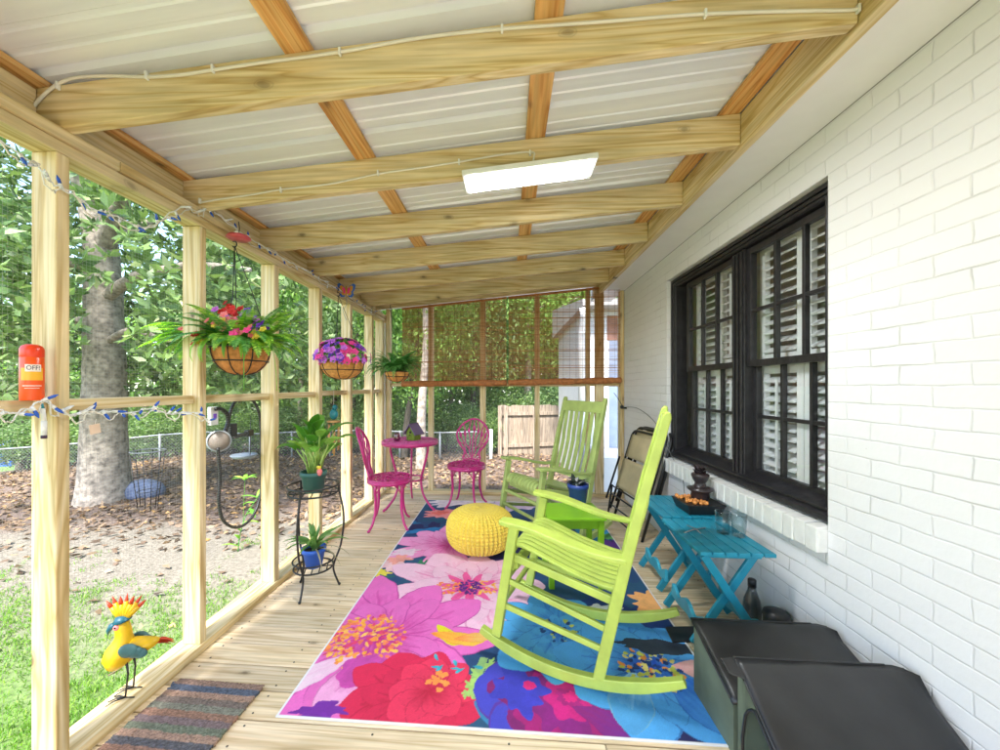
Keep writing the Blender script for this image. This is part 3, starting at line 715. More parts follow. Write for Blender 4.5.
def smooth_path(P, k=6):
    P = [V(p) for p in P]; out = []
    for i in range(len(P)-1):
        p0 = P[max(i-1, 0)]; p1 = P[i]; p2 = P[i+1]; p3 = P[min(i+2, len(P)-1)]
        for j in range(k):
            s = j/k; out.append(0.5*((2*p1)+(p2-p0)*s+(2*p0-5*p1+4*p2-p3)*s*s+(3*p1-p0-3*p2+p3)*s**3))
    out.append(P[-1]); return out
cable('electric_cable', 'cream cable stapled along the nearest big rafter', [(31, 112), (38, 101), (55, 86), (75, 78), (110, 76), (147, 77), (180, 75), (213, 70), (260, 63), (340, 52), (420, 38), (502, 29), (600, 22), (705, 14), (800, 11), (850, 10), (860, 7)], 1.192,
      [(58, 86), (147, 76), (213, 69), (340, 52), (502, 29), (705, 14), (858, 9)])
cable('electric_cable', 'thinner cream cable along the second rafter ending at the white light', [(199, 203), (215, 200), (250, 195), (285, 189), (330, 184), (378, 174), (420, 168), (459, 162), (500, 155), (531, 152), (534, 157), (532, 164)], 1.759,
      [(200, 201), (281, 190), (378, 173), (459, 162), (530, 153)], 0.004)
# ------------------------------------------------------------------ bamboo blinds
def blinds():
    for (x0, x1, lab) in ((-1.245, -0.015, 'rolled-down brown bamboo blind on the left half of the end screen'), (0.005, 1.27, 'rolled-down brown bamboo blind on the right half of the end screen')):
        t = thing('bamboo_blind', lab, 'blind', ((x0+x1)/2, 4.40, 2.2), group='bamboo blinds on the end screen', world=True)
        top = 2.155 if x0 < -1 else 2.265
        m = MB(); rr = random.Random(int(100+x0*10)); z = 1.36
        zt = lambda x: 2.175+SL*(x+1.25)
        while z < zt(x1)-0.01:
            tilt = rr.uniform(-0.002, 0.002); xa, xb = x0+rr.uniform(0, 0.006), x1-rr.uniform(0, 0.006)
            h = rr.choice((0.0022, 0.0029, 0.0037)) * (2.0 if rr.random() < 0.04 else 1)
            if z > zt(xa): xa = (z-2.175)/SL-1.25
            if xb-xa > 0.02: m.bb(xa, xb, 4.400, 4.4025, z+tilt-h/2, z+tilt+h/2)
            z += 0.0066
        m.build('reeds', 'blind', t)
        s = MB(); x = x0+0.05
        while x < x1:
            s.bb(x-0.0012, x+0.0012, 4.397, 4.3985, 1.34, zt(x)); x += 0.072
        s.build('warp_strings', plain('string_brown', srgb(96, 66, 44), 0.9), t)
        b = MB().bar((x0, 4.403, zt(x0)+0.012), (x1, 4.403, zt(x1)+0.012), 0.02, 0.024); b.build('head_rail', 'roll', t, bevel=0.002)
        q = MB(); rs = []; nseg = 60
        zc0, zc1 = (1.305, 1.318) if x0 < -1 else (1.318, 1.345)
        for k in range(3):
            pts = [(x0+(x1-x0)*i/nseg, 4.395+0.004*sin(i*0.9+k), zc0+(zc1-zc0)*i/nseg+0.004*sin(i*0.35+k*2)+(k-1)*0.004) for i in range(nseg+1)]
            q.tube(pts, [0.030+0.004*rr.random() for _ in pts], 10)
        q.build('rolled_bottom', 'roll', t)
blinds()
#PART3
# ------------------------------------------------------------------ rug
def inpoly(X, Y, poly):
    c = np.zeros(X.shape, bool); n = len(poly)
    for i in range(n):
        x1, y1 = poly[i]; x2, y2 = poly[(i+1) % n]
        k = ((y1 > Y) != (y2 > Y)) & (X < (x2-x1)*(Y-y1)/((y2-y1)+1e-12)+x1); c ^= k
    return c
def vnoise(X, Y, sc, seed, oct=3):
    out = np.zeros(X.shape); amp = 1; tot = 0; r = np.random.default_rng(seed)
    for o in range(oct):
        G = r.random((64, 64)); x = X*sc+7.3; y = Y*sc+3.1
        xi = np.floor(x).astype(int); yi = np.floor(y).astype(int); fx = x-xi; fy = y-yi
        fx = fx*fx*(3-2*fx); fy = fy*fy*(3-2*fy)
        g = lambda a, b: G[a % 64, b % 64]
        out += amp*((g(xi, yi)*(1-fx)+g(xi+1, yi)*fx)*(1-fy)+(g(xi, yi+1)*(1-fx)+g(xi+1, yi+1)*fx)*fy)
        tot += amp; amp *= 0.5; sc *= 2.1
    return out/tot
def S3(r, g, b): return np.array(srgb(r, g, b)[:3])
def make_rug():
    X0, X1, Y0, Y1 = -0.895, 0.885, 1.405, 4.20
    st = 0.0036; nx = int((X1-X0)/st); ny = int((Y1-Y0)/st)
    xs = np.linspace(X0, X1, nx); ys = np.linspace(Y0, Y1, ny); X, Y = np.meshgrid(xs, ys)
    wx = X+(vnoise(X, Y, 9, 1)-0.5)*0.035; wy = Y+(vnoise(X, Y, 9, 2)-0.5)*0.035
    C = np.zeros(X.shape+(3,)); n0 = vnoise(X, Y, 3.2, 5)
    C[:] = S3(34, 74, 122)
    def lerp(mask, col, f=1.0):
        f = np.asarray(f)*np.ones(X.shape); f = f[mask][:, None]; C[mask] = C[mask]*(1-f)+col*f
    lerp(n0 > 0.58, S3(34, 84, 120)); lerp(n0 < 0.36, S3(34, 34, 92))
    rr = random.Random(11)
    N16 = vnoise(X, Y, 16, 9); N22 = [vnoise(X, Y, 22, 30+k) for k in range(3)]
    def win(cx, cy, R):
        i0 = max(0, int((cx-R-0.04-X0)/st)); i1 = min(nx, int((cx+R+0.04-X0)/st)+1); j0 = max(0, int((cy-R-0.04-Y0)/st)); j1 = min(ny, int((cy+R+0.04-Y0)/st)+1)
        return (slice(j0, max(j1, j0)), slice(i0, max(i1, i0)))
    def petal(cx, cy, ang, L, W, base, tip, edge=None, r0=0.0, pointy=1.35):
        w_ = win(cx, cy, L+W); dx = wx[w_]-cx; dy = wy[w_]-cy; u = dx*cos(ang)+dy*sin(ang); v = -dx*sin(ang)+dy*cos(ang)
        t = (u-r0)/max(L-r0, 1e-6); ok = (t > 0) & (t < 1); tt = np.clip(t, 0, 1)
        hw = W*np.sin(pi*np.clip(tt,0,1)**pointy)**0.6*0.86; s = np.abs(v)/np.maximum(hw, 1e-6); ok &= s < 1
        f = np.clip(tt*1.5+0.18*np.sin(v*190+tt*6+ang*5)*(1-tt)+(N16[w_]-0.5)*0.5, 0, 1)
        f = np.round(f*6)/6; D = C[w_]
        ff = f[ok][:, None]; D[ok] = base*(1-ff)+tip*ff
        e = ok & (s > 0.93); ec = edge if edge is not None else base*0.75; D[e] = D[e]*0.45+ec*0.55
        e2 = ok & (s < 0.06) & (tt < 0.7); D[e2] = D[e2]*0.6+base*0.4
    def blob(cx, cy, rx, ry, ang, col, wob=0.25, k=5, seed=0):
        w_ = win(cx, cy, max(rx, ry)*1.5); dx = wx[w_]-cx; dy = wy[w_]-cy; u = (dx*cos(ang)+dy*sin(ang))/rx; v = (-dx*sin(ang)+dy*cos(ang))/ry
        r = np.sqrt(u*u+v*v); th = np.arctan2(v, u); m = r < 1+wob*np.sin(k*th+seed)*0.5+wob*0.5*np.sin((k*2+1)*th+seed*2)
        D = C[w_]; D[m] = col*(0.78+0.44*np.round(N22[seed % 3][w_][m]*5)/5)[:, None]
    def flower(px, py, R, n, base, tip, edge=None, rot=0.0, layers=2, sq=1.0, wd=0.62):
        c = fl(px, py)
        for l in range(layers):
            Rl = R*(1-0.30*l)
            for i in range(n):
                a = rot+2*pi*(i+0.5*l)/n+rr.uniform(-0.08, 0.08)
                k = rr.uniform(0.82, 1.1); petal(c.x, c.y, a, Rl*k, Rl*wd*pi/n*rr.uniform(0.9, 1.25), base*(1-0.08*l), tip*(1-0.06*l), edge)
        return c
    def stamens(c, rad, n, cols, sz=0.011):
        for i in range(n):
            a = rr.uniform(0, 2*pi); r = rad*sqrt(rr.random()); blob(c.x+r*cos(a), c.y+r*sin(a), sz*rr.uniform(0.6, 1.3), sz*rr.uniform(0.5, 1.0), a, cols[rr.randrange(len(cols))], 0.2, 3, i % 5)
    # background patches (all in rug-plane metres, surveyed)
    P = lambda px, py: fl(px, py)
    p = P(640, 640); blob(p.x, p.y, .34, .40, .4, S3(20, 60, 130), .3, 4, 1)
    for px, py, rx, ry, col in ((404, 524, .12, .09, (24, 110, 160)), (440, 520, .16, .07, (22, 84, 120)), (425, 531, .18, .05, (30, 120, 180)), (385, 598, .18, .10, (32, 60, 130)), (372, 580, .12, .06, (30, 110, 100)),
                                (590, 535, .22, .12, (40, 150, 205)), (622, 548, .12, .17, (92, 40, 140)), (606, 537, .07, .07, (90, 170, 90)), (560, 512, .16, .10, (140, 200, 190)),
                                (520, 505, .35, .18, (236, 205, 225)), (460, 502, .35, .14, (245, 225, 228)), (560, 498, .30, .14, (225, 190, 225)),
                                (300, 700, .14, .10, (34, 120, 140)), (335, 705, .22, .10, (110, 40, 150)), (345, 585, .10, .12, (190, 50, 150))):
        p = P(px, py); blob(p.x, p.y, rx, ry, 0.3, S3(*col), .35, 4, int(px) % 6)
    c = P(445, 514); blob(c.x, c.y, .20, .13, 0.1, S3(250, 150, 150), .3, 5, 2); blob(c.x-.05, c.y+.02, .09, .06, 0.5, S3(252, 120, 110), .3, 4, 3)
    # magenta flower behind pouf
    flower(448, 545, .46, 9, S3(222, 60, 150), S3(250, 160, 210), rot=.3, layers=2)
    c = P(470, 549); stamens(c, .10, 40, [S3(250, 130, 60), S3(235, 70, 120)])
    for px, py, col, r in ((388, 565, (250, 200, 205), .12), (376, 573, (245, 225, 80), .09), (398, 560, (250, 165, 150), .09), (405, 553, (246, 214, 226), .09), (424, 567, (40, 130, 90), .10), (412, 571, (60, 160, 110), .05), (440, 566, (30, 90, 90), .09)):
        p = P(px, py); blob(p.x, p.y, r, r*.6, rr.uniform(0, 3), S3(*col), .4, 4, int(px) % 5)
    # light pink zinnia
    c = flower(468, 588, .56, 10, S3(226, 80, 158), S3(252, 202, 226), S3(215, 110, 170), rot=.2, layers=3, wd=.8)
    for i in range(10): petal(c.x, c.y, 2*pi*i/10+.5, .20, .03, S3(225, 30, 110), S3(240, 90, 160))
    stamens(V((c.x-.12, c.y-.01, 0)), .09, 50, [S3(252, 160, 50), S3(250, 130, 60)]); stamens(V((c.x+.10, c.y+.01, 0)), .09, 40, [S3(252, 160, 50), S3(250, 190, 70)])
    stamens(c, .085, 70, [S3(90, 20, 130), S3(120, 30, 140), S3(70, 20, 110)], .012)
    # big magenta flower on the left
    c = flower(377, 640, .60, 11, S3(200, 34, 140), S3(238, 112, 196), S3(170, 30, 130), rot=.1, layers=2, wd=.85)
    petal(c.x+.02, c.y-.1, -1.9, .36, .10, S3(200, 60, 150), S3(244, 170, 215)); petal(c.x-.05, c.y-.1, -2.4, .42, .07, S3(240, 180, 215), S3(246, 214, 230)); petal(c.x+.1, c.y-.05, -.75, .38, .10, S3(205, 60, 150), S3(238, 130, 200))
    stamens(V((c.x-.06, c.y+.0, 0)), .20, 330, [S3(252, 150, 70), S3(250, 170, 60), S3(246, 120, 90), S3(253, 190, 90), S3(225, 60, 110)], .013)
    c2 = P(368, 668); blob(c2.x, c2.y-.02, .13, .10, 0.2, S3(206, 74, 168), .15, 3, 2)
    # red poppy
    c = flower(412, 702, .31, 9, S3(176, 12, 52), S3(224, 34, 82), S3(190, 16, 60), rot=.6, layers=2, wd=1.0)
    flower(430, 692, .20, 8, S3(200, 20, 64), S3(236, 50, 92), rot=.1, layers=2, wd=1.0); stamens(P(440, 682), .05, 14, [S3(253, 150, 70)], .016)
    p = P(320, 712); blob(p.x, p.y, .10, .04, 0, S3(120, 40, 160), .3, 4, 2)
    # yellow / orange petals
    c = P(458, 636); petal(c.x-.12, c.y+.08, -.9, .20, .05, S3(230, 225, 30), S3(235, 205, 40)); petal(c.x-.14, c.y-.0, -.15, .28, .06, S3(252, 150, 50), S3(250, 196, 70)); petal(c.x-.02, c.y-.03, .2, .20, .05, S3(252, 140, 60), S3(245, 190, 100))
    # stem and buds
    for a, b, wdt, col in (((484, 660), (478, 700), .022, (150, 190, 120)), ((478, 700), (497, 722), .016, (50, 130, 180))):
        A, B = P(*a), P(*b); d = (B-A); L = d.length; ang = atan2(d.y, d.x); u = (wx-A.x)*cos(ang)+(wy-A.y)*sin(ang); v = -(wx-A.x)*sin(ang)+(wy-A.y)*cos(ang)
        C[(u > 0) & (u < L) & (np.abs(v+0.02*np.sin(u*14)) < wdt)] = S3(*col)
    for px, py, r in ((474, 688, .045), (482, 678, .05), (490, 668, .04), (470, 694, .03)): p = P(px, py); blob(p.x, p.y, r, r*.6, rr.uniform(0, 3), S3(166, 206, 110), .5, 4, int(px) % 5)
    for i in range(7):
        a = i*0.9; p = P(430+i*7, 665+rr.uniform(-5, 8)); petal(p.x, p.y, a*2.3, .05, .01, S3(40, 150, 175), S3(60, 180, 200))
    # violet rose
    c = flower(560, 702, .34, 7, S3(120, 28, 140), S3(70, 70, 196), rot=.3, layers=1, wd=1.15)
    for k, (r, col) in enumerate(((.26, (132, 20, 110)), (.21, (170, 16, 116)), (.16, (138, 20, 124)), (.11, (205, 20, 126)), (.06, (170, 20, 120)), (.035, (226, 30, 130)))):
        blob(c.x+.01*k, c.y+.004*k, r, r*.8, k*.7, S3(*col), .2, 3+k % 3, k)
    petal(c.x+.05, c.y-.03, -.4, .32, .09, S3(140, 20, 120), S3(120, 30, 140)); p = P(520, 690); blob(p.x, p.y, .10, .12, .3, S3(60, 60, 190), .3, 4, 2); p = P(529, 686); blob(p.x, p.y, .028, .028, 0, S3(225, 30, 120), .1, 3, 1)
    p = P(552, 653); blob(p.x, p.y, .06, .06, 0, S3(130, 20, 100), .2, 3, 1)
    # blue flowers
    c = flower(560, 632, .38, 9, S3(20, 84, 200), S3(84, 176, 238), S3(24, 80, 170), rot=.4, layers=3, wd=.8)
    stamens(c, .10, 50, [S3(60, 150, 210), S3(190, 200, 90), S3(20, 60, 120)], .014)
    c = flower(650, 668, .42, 9, S3(20, 80, 200), S3(80, 168, 236), S3(20, 70, 160), rot=.15, layers=2, wd=.9)
    petal(c.x+.05, c.y-.02, -1.0, .40, .14, S3(36, 104, 205), S3(70, 150, 225)); petal(c.x-.08, c.y-.02, -1.9, .34, .10, S3(150, 205, 235), S3(80, 160, 220)); petal(c.x+.1, c.y+.02, -.2, .25, .08, S3(250, 180, 180), S3(246, 200, 196))
    stamens(c, .13, 110, [S3(20, 50, 110), S3(200, 205, 80), S3(240, 150, 60), S3(240, 225, 130), S3(18, 60, 130)], .013)
    p = P(598, 612); blob(p.x, p.y, .12, .06, .3, S3(225, 232, 232), .3, 4, 1)
    p = P(655, 604); blob(p.x, p.y, .13, .13, 0, S3(250, 180, 110), .25, 5, 2); p = P(668, 604); blob(p.x, p.y, .02, .05, 0, S3(225, 70, 70), .2, 3, 2)
    p = P(640, 650); blob(p.x+.1, p.y+.02, .2, .05, -.1, S3(40, 52, 70), .2, 4, 3)
    C *= (0.93+0.14*vnoise(X, Y, 26, 77))[:, :, None]
    C = np.clip(C, 0, 1)*0.90*(0.94+0.12*np.random.default_rng(1).random(X.shape))[:, :, None]
    e = (X < X0+.010) | (X > X1-.010) | (Y < Y0+.010) | (Y > Y1-.010); C[e] = (0.78, 0.76, 0.76)
    Z = 0.0050+0.0012*(vnoise(X, Y, 2.1, 4)-0.5)
    me = bpy.data.meshes.new('rug'); n = nx*ny
    # mesh in local coordinates round the rug centre
    cx, cy = (X0+X1)/2, (Y0+Y1)/2
    co_ = np.stack([X-cx, Y-cy, Z], -1).reshape(-1, 3).astype(np.float32)
    me.vertices.add(n); me.vertices.foreach_set('co', co_.ravel())
    I = np.arange(n).reshape(ny, nx); q = np.stack([I[:-1, :-1], I[:-1, 1:], I[1:, 1:], I[1:, :-1]], -1).reshape(-1)
    nf = (nx-1)*(ny-1); me.loops.add(nf*4); me.loops.foreach_set('vertex_index', q.astype(np.int32)); me.polygons.add(nf)
    me.polygons.foreach_set('loop_start', np.arange(nf, dtype=np.int32)*4); me.polygons.foreach_set('loop_total', np.full(nf, 4, dtype=np.int32)); me.update(calc_edges=True)
    at_ = me.color_attributes.new('Col', 'FLOAT_COLOR', 'POINT'); at_.data.foreach_set('color', np.concatenate([C, np.ones(C.shape[:2]+(1,))], -1).astype(np.float32).ravel())
    o = link('rug', me, 'rug'); o.location = (cx, cy, 0); tag(o, 'large bright flower-print rug lying across the deck', 'rug')
    s = o.modifiers.new('solid', 'SOLIDIFY'); s.thickness = 0.004; s.offset = -1
make_rug()
# ------------------------------------------------------------------ striped mat
def make_mat():
    X0, X1, Y0, Y1 = -1.43, -1.04, 0.80, 1.545
    nx, ny = 90, 190; xs = np.linspace(X0, X1, nx); ys = np.linspace(Y0, Y1, ny); X, Y = np.meshgrid(xs, ys)
    cols = [(120, 92, 78), (84, 92, 108), (160, 130, 112), (118, 104, 96), (124, 124, 110), (146, 112, 94), (110, 116, 98), (138, 112, 98), (122, 104, 104), (92, 90, 94)]
    idx = ((Y1-Y+0.006*(vnoise(X, Y, 30, 3)-.5))/0.030).astype(int); rr = np.random.default_rng(3); order = [7, 1, 2, 3, 4, 5, 8, 6, 2, 9, 5, 4, 3, 7, 1, 2, 6, 8, 5, 9, 3, 2, 4, 7, 0, 1]
    P = np.array([S3(*c) for c in cols]); C = P[np.array(order)[np.clip(idx, 0, 25)]]*(0.55+0.9*rr.random(X.shape+(1,)))
    Z = 0.010+0.004*rr.random(X.shape)
    me = bpy.data.meshes.new('doormat'); n = nx*ny; cx, cy = (X0+X1)/2, (Y0+Y1)/2
    co_ = np.stack([X-cx+0.002*rr.normal(size=X.shape), Y-cy, Z], -1).reshape(-1, 3).astype(np.float32); me.vertices.add(n); me.vertices.foreach_set('co', co_.ravel())
    I = np.arange(n).reshape(ny, nx); q = np.stack([I[:-1, :-1], I[:-1, 1:], I[1:, 1:], I[1:, :-1]], -1).reshape(-1)
    nf = (nx-1)*(ny-1); me.loops.add(nf*4); me.loops.foreach_set('vertex_index', q.astype(np.int32)); me.polygons.add(nf)
    me.polygons.foreach_set('loop_start', np.arange(nf, dtype=np.int32)*4); me.polygons.foreach_set('loop_total', np.full(nf, 4, dtype=np.int32)); me.update(calc_edges=True)
    a = me.color_attributes.new('Col', 'FLOAT_COLOR', 'POINT'); a.data.foreach_set('color', np.concatenate([C, np.ones(C.shape[:2]+(1,))], -1).astype(np.float32).ravel())
    o = link('doormat', me, 'mat'); o.location = (cx, cy, 0); o.rotation_euler = (0, 0, radians(-1.5)); tag(o, 'coarse brown and blue striped woven mat on the deck by the rooster', 'mat')
    s = o.modifiers.new('solid', 'SOLIDIFY'); s.thickness = 0.009; s.offset = -1
make_mat()
# ------------------------------------------------------------------ pouf
def pouf():
    t = bpy.data.meshes.new('pouf'); R = 0.262; H = 0.325; nr = 46; sub = 10; nt_ = nr*sub; nz = 230
    vs_ = np.zeros((nz, nt_, 3)); ph = np.linspace(0.0, pi, nz)
    for j, p in enumerate(ph):
        s = sin(p); r0 = R*(s**0.62); z = H/2-H/2*cos(pi-p)*1.0
        z = H/2*(1-cos(p)); z = H/2+np.sign(cos(p))*-1*(abs(cos(p))**0.85)*H/2
        th = np.arange(nt_)*2*pi/nt_; fr = (th*nr/(2*pi)) % 1.0
        ridge = np.abs(np.sin(pi*fr))**0.7
        stitch = 0.5+0.5*np.sin(p*52+np.abs(fr-0.5)*5.2)
        amp = 0.0105*min(1, s*1.6)
        r = r0-amp*(1-ridge)*1.5+amp*0.75*stitch*ridge
        vs_[j, :, 0] = r*np.cos(th); vs_[j, :, 1] = r*np.sin(th); vs_[j, :, 2] = np.maximum(z+0.003*stitch*ridge*(1 if z > H/2 else 0), 0.0)
    I = np.arange(nz*nt_).reshape(nz, nt_); J = np.roll(I, -1, axis=1)
    q = np.stack([I[:-1], J[:-1], J[1:], I[1:]], -1).reshape(-1); nf = (nz-1)*nt_
    t.vertices.add(nz*nt_); t.vertices.foreach_set('co', vs_.astype(np.float32).ravel()); t.loops.add(nf*4); t.loops.foreach_set('vertex_index', q.astype(np.int32))
    t.polygons.add(nf); t.polygons.foreach_set('loop_start', np.arange(nf, dtype=np.int32)*4); t.polygons.foreach_set('loop_total', np.full(nf, 4, dtype=np.int32)); t.polygons.foreach_set('use_smooth', np.ones(nf, bool)); t.update(calc_edges=True)
    o = link('pouf', t, 'knit'); o.location = (-0.215, 2.96, 0.007); tag(o, 'round yellow knitted pouf sitting on the flower rug', 'pouf')
pouf()
# ------------------------------------------------------------------ rocking chairs (x forward, z up, rocked back)
def rocking_chair(label, paint, loc, fwd, grp='wooden rocking chairs'):
    t = thing('rocking_chair', label, 'rocking chair', (loc[0], loc[1], 0.007), atan2(fwd[1], fwd[0]), grp)
    R = 0.95; x0 = 0.02; HW = 0.252
    mat = M[paint]
    def rz(x): return (R-sqrt(R*R-(x-x0)**2))
    for s in (-1, 1):
        y = s*HW
        pts = []; n = 26
        for i in range(n+1):
            x = 0.425-0.86*i/n; pts.append((x, y, rz(x)+0.024))
        hs = [0.030+0.018*min(1, i/4, (n-i)/5) for i in range(n+1)]
        MB().ribbon(pts, (0, 0.017, 0), hs).build('rocker', mat, t, bevel=0.004)
        MB().bar((0.345, y, 0.105), (0.258, y, 0.628), 0.034, 0.044, (1, 0, 0)).build('leg', mat, t, bevel=0.005)
        # back post: slightly bent, tapering to a rounded finial
        pp = [(-0.115, y, 0.045), (-0.165, y, 0.28), (-0.218, y, 0.53), (-0.285, y, 0.82), (-0.372, y, 1.15), (-0.378, y, 1.172)]
        MB().ribbon(pp, (0, 0.017, 0), [0.046, 0.048, 0.046, 0.040, 0.034, 0.018]).build('back_post', mat, t, bevel=0.006)
        # arm: flat board, wider in front
        a0, a1 = V((0.320, y+s*0.012, 0.648)), V((-0.225, y+s*0.004, 0.560)); d = (a1-a0)
        am = MB(); n = 14; vs_ = []
        for i in range(n+1):
            q = i/n; p = a0+d*q; hw = 0.040*(1-0.45*max(0, (q-0.45))/0.55)*(1 if i else 0.72)
            p = p+V((0, 0, 0.010*sin(q*pi*2)))
            off = -s*0.010*max(0, q-0.5)
            for dy, dz in ((-hw, -0.011), (hw, -0.011), (hw, 0.011), (-hw, 0.011)): vs_.append(p+V((0, dy+off, dz)))
        fs_ = [(4*i+j, 4*i+(j+1) % 4, 4*i+4+(j+1) % 4, 4*i+4+j) for i in range(n) for j in range(4)]+[(3, 2, 1, 0), tuple(range(4*n, 4*n+4))]
        am.add(vs_, fs_); am.build('armrest', mat, t, bevel=0.005)
        # side rungs
        for (xa, za, xb, zb_) in ((0.300, 0.375, -0.150, 0.262), (0.320, 0.255, -0.132, 0.175)):
            MB().bar((xa, y, za), (xb, y, zb_), 0.017, 0.026).build('rung', mat, t, bevel=0.004)
        MB().bar((0.265, y-s*0.019, 0.478), (-0.185, y-s*0.019, 0.375), 0.020, 0.036).build('side_rail', mat, t, bevel=0.004)
    for (x, z) in ((0.300, 0.375), (0.318, 0.262)): MB().bar((x, -HW+0.016, z), (x, HW-0.016, z), 0.022, 0.022).build('rung', mat, t, bevel=0.005)
    MB().bar((-0.150, -HW+0.016, 0.225), (-0.150, HW-0.016, 0.225), 0.022, 0.022).build('rung', mat, t, bevel=0.005)
    for (x, z) in ((0.262, 0.44), (-0.175, 0.365)): MB().bar((x, -HW+0.030, z), (x, HW-0.030, z), 0.022, 0.05).build('seat_rail', mat, t, bevel=0.004)
    # seat slats front to back, rolled over the front edge
    prof = [(0.302, 0.455), (0.304, 0.482), (0.288, 0.508), (0.258, 0.520), (0.215, 0.515), (0.13, 0.487), (0.03, 0.452), (-0.07, 0.425), (-0.15, 0.412), (-0.198, 0.412)]
    ns = 10; wd = (2*HW-0.075)/ns
    for k in range(ns):
        y = -HW+0.0375+wd*(k+0.5)
        Q = smooth_path([(x, y, z) for x, z in prof], 3)
        MB().ribbon(Q, (0, wd/2-0.0050, 0), 0.012).build('seat_slat', mat, t, bevel=0.003)
    # back: crest rail, lower rail, vertical slats
    def bx_(z): return -0.165-(z-0.28)*0.2365 if z < 0.82 else -0.285-(z-0.82)*0.263
    def board(za, zb_, th, name, ya=-HW+0.014, yb=HW-0.014, curve=0.0):
        MB().hexa([(bx_(za)-th/2, ya, za), (bx_(za)+th/2, ya, za), (bx_(za)+th/2, yb, za), (bx_(za)-th/2, yb, za), (bx_(zb_)-th/2, ya, zb_), (bx_(zb_)+th/2, ya, zb_), (bx_(zb_)+th/2, yb, zb_), (bx_(zb_)-th/2, yb, zb_)]).build(name, mat, t, bevel=0.004)
    board(1.045, 1.140, 0.020, 'crest_rail'); board(0.485, 0.535, 0.022, 'lower_rail')
    nb = 7
    for k in range(nb):
        y = -HW+0.055+(2*HW-0.11)*k/(nb-1)
        pts = [(bx_(z)-0.016*sin(pi*(z-0.53)/0.53), y, z) for z in np.linspace(0.534, 1.047, 9)]
        MB().ribbon(pts, (0, 0.019, 0), 0.010).build('back_slat', mat, t, bevel=0.002)
    return t
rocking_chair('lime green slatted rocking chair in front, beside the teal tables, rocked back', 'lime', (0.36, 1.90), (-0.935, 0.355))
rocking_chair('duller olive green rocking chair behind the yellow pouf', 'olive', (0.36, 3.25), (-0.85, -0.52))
# ------------------------------------------------------------------ bright green side table
def side_table():
    t = thing('side_table', 'small bright green wooden side table between the rocking chairs', 'side table', (0.42, 2.56, 0.007), radians(4))
    MB().bb(-0.185, 0.185, -0.16, 0.16, 0.430, 0.450).build('tabletop', 'brightgreen', t, bevel=0.005)
    for sx in (-1, 1):
        for sy in (-1, 1): MB().bb(sx*0.155-0.017, sx*0.155+0.017, sy*0.13-0.017, sy*0.13+0.017, 0, 0.429).build('leg', 'brightgreen', t, bevel=0.003)
    a = MB(); 
    for sy in (-1, 1): a.bb(-0.137, 0.137, sy*0.13-0.008, sy*0.13+0.008, 0.375, 0.429)
    for sx in (-1, 1): a.bb(sx*0.155-0.008, sx*0.155+0.008, -0.112, 0.112, 0.375, 0.429)
    a.build('apron', 'brightgreen', t)
    p = at(578, 510, 2.66); t2 = thing('potted_plant', 'small dark leafy plant in a dark blue pot on the bright green table', 'plant', (p.x, 2.66, 0.458))
    MB().lathe([(0.050, 0), (0.052, 0.004), (0.066, 0.120), (0.072, 0.122), (0.072, 0.150), (0.064, 0.150), (0.060, 0.130), (0.001, 0.128)], 24).build('pot', 'darkblue', t2)
    m = MB(); rr = random.Random(4)
    for i in range(26): m.blade((rr.uniform(-.03, .03), rr.uniform(-.03, .03), 0.128), rr.uniform(0, 2*pi), rr.uniform(.06, .12), .030, 1.3, rr.uniform(1.2, 3.2), 5, 0.3)
    m.build('foliage', 'darkplant', t2)
side_table()
# ------------------------------------------------------------------ teal folding tables
def teal_table(label, x0, x1, y0, y1, grp='teal folding tables by the window'):
    cx, cy = (x0+x1)/2, (y0+y1)/2; t = thing('folding_table', label, 'table', (cx, cy, 0), 0, grp); X = (x1-x0)/2; Y = (y1-y0)/2; H = 0.50
    n = 6; w_ = 2*X/n
    for k in range(n):
        MB().bb(-X+k*w_+0.003, -X+(k+1)*w_-0.003, -Y, Y, H-0.018, H).build('slat', 'teal', t, bevel=0.003)
    for yy in (-Y+0.07, Y-0.07):
        MB().bb(-X+0.03, X-0.03, yy-0.010, yy+0.010, H-0.052, H-0.019).build('cross_rail', 'teal', t, bevel=0.003)
        MB().bar((-X+0.04, yy-0.021, H-0.035), (X-0.01, yy-0.021, 0.014), 0.018, 0.038).build('leg', 'teal', t, bevel=0.003)
        MB().bar((X-0.04, yy+0.021, H-0.035), (-X+0.01, yy+0.021, 0.014), 0.018, 0.038).build('leg', 'teal', t, bevel=0.003)
    for sx in (-1, 1):
        pts = [(sx*(X-0.045), -Y+0.06+(2*Y-0.12)*i/20, 0.105+0.012*cos(i/20*4*pi)) for i in range(21)]
        MB().ribbon(pts, (0.009, 0, 0), [0.055+0.016*cos(i/20*4*pi) for i in range(21)]).build('stretcher', 'teallight' if sx < 0 else 'teal', t, bevel=0.002)
    return t
teal_table('nearer teal slatted folding table holding the clear glasses', 0.90, 1.245, 1.855, 2.315)
teal_table('farther teal slatted folding table holding the little fountain', 0.925, 1.27, 2.345, 2.805)
def tumblers():
    for i, (x, y) in enumerate(((1.135, 2.10), (1.195, 2.065))):
        t = thing('drinking_glass', ('clear drinking glass on the teal table, nearer the slats\' middle', 'clear drinking glass on the teal table, nearer the brick wall')[i], 'glass', (x, y, 0.5015), 0, 'drinking glasses')
        MB().lathe([(0.001, 0), (0.030, 0.0), (0.038, 0.115), (0.0355, 0.115), (0.028, 0.008), (0.001, 0.008)], 28, cap=False).build('tumbler', 'clearglass', t)
        MB().lathe([(0.001, 0.0), (0.0275, 0.001), (0.0275, 0.007), (0.001, 0.0075)], 24, cap=False).build('glass_base', 'clearglass', t)
tumblers()
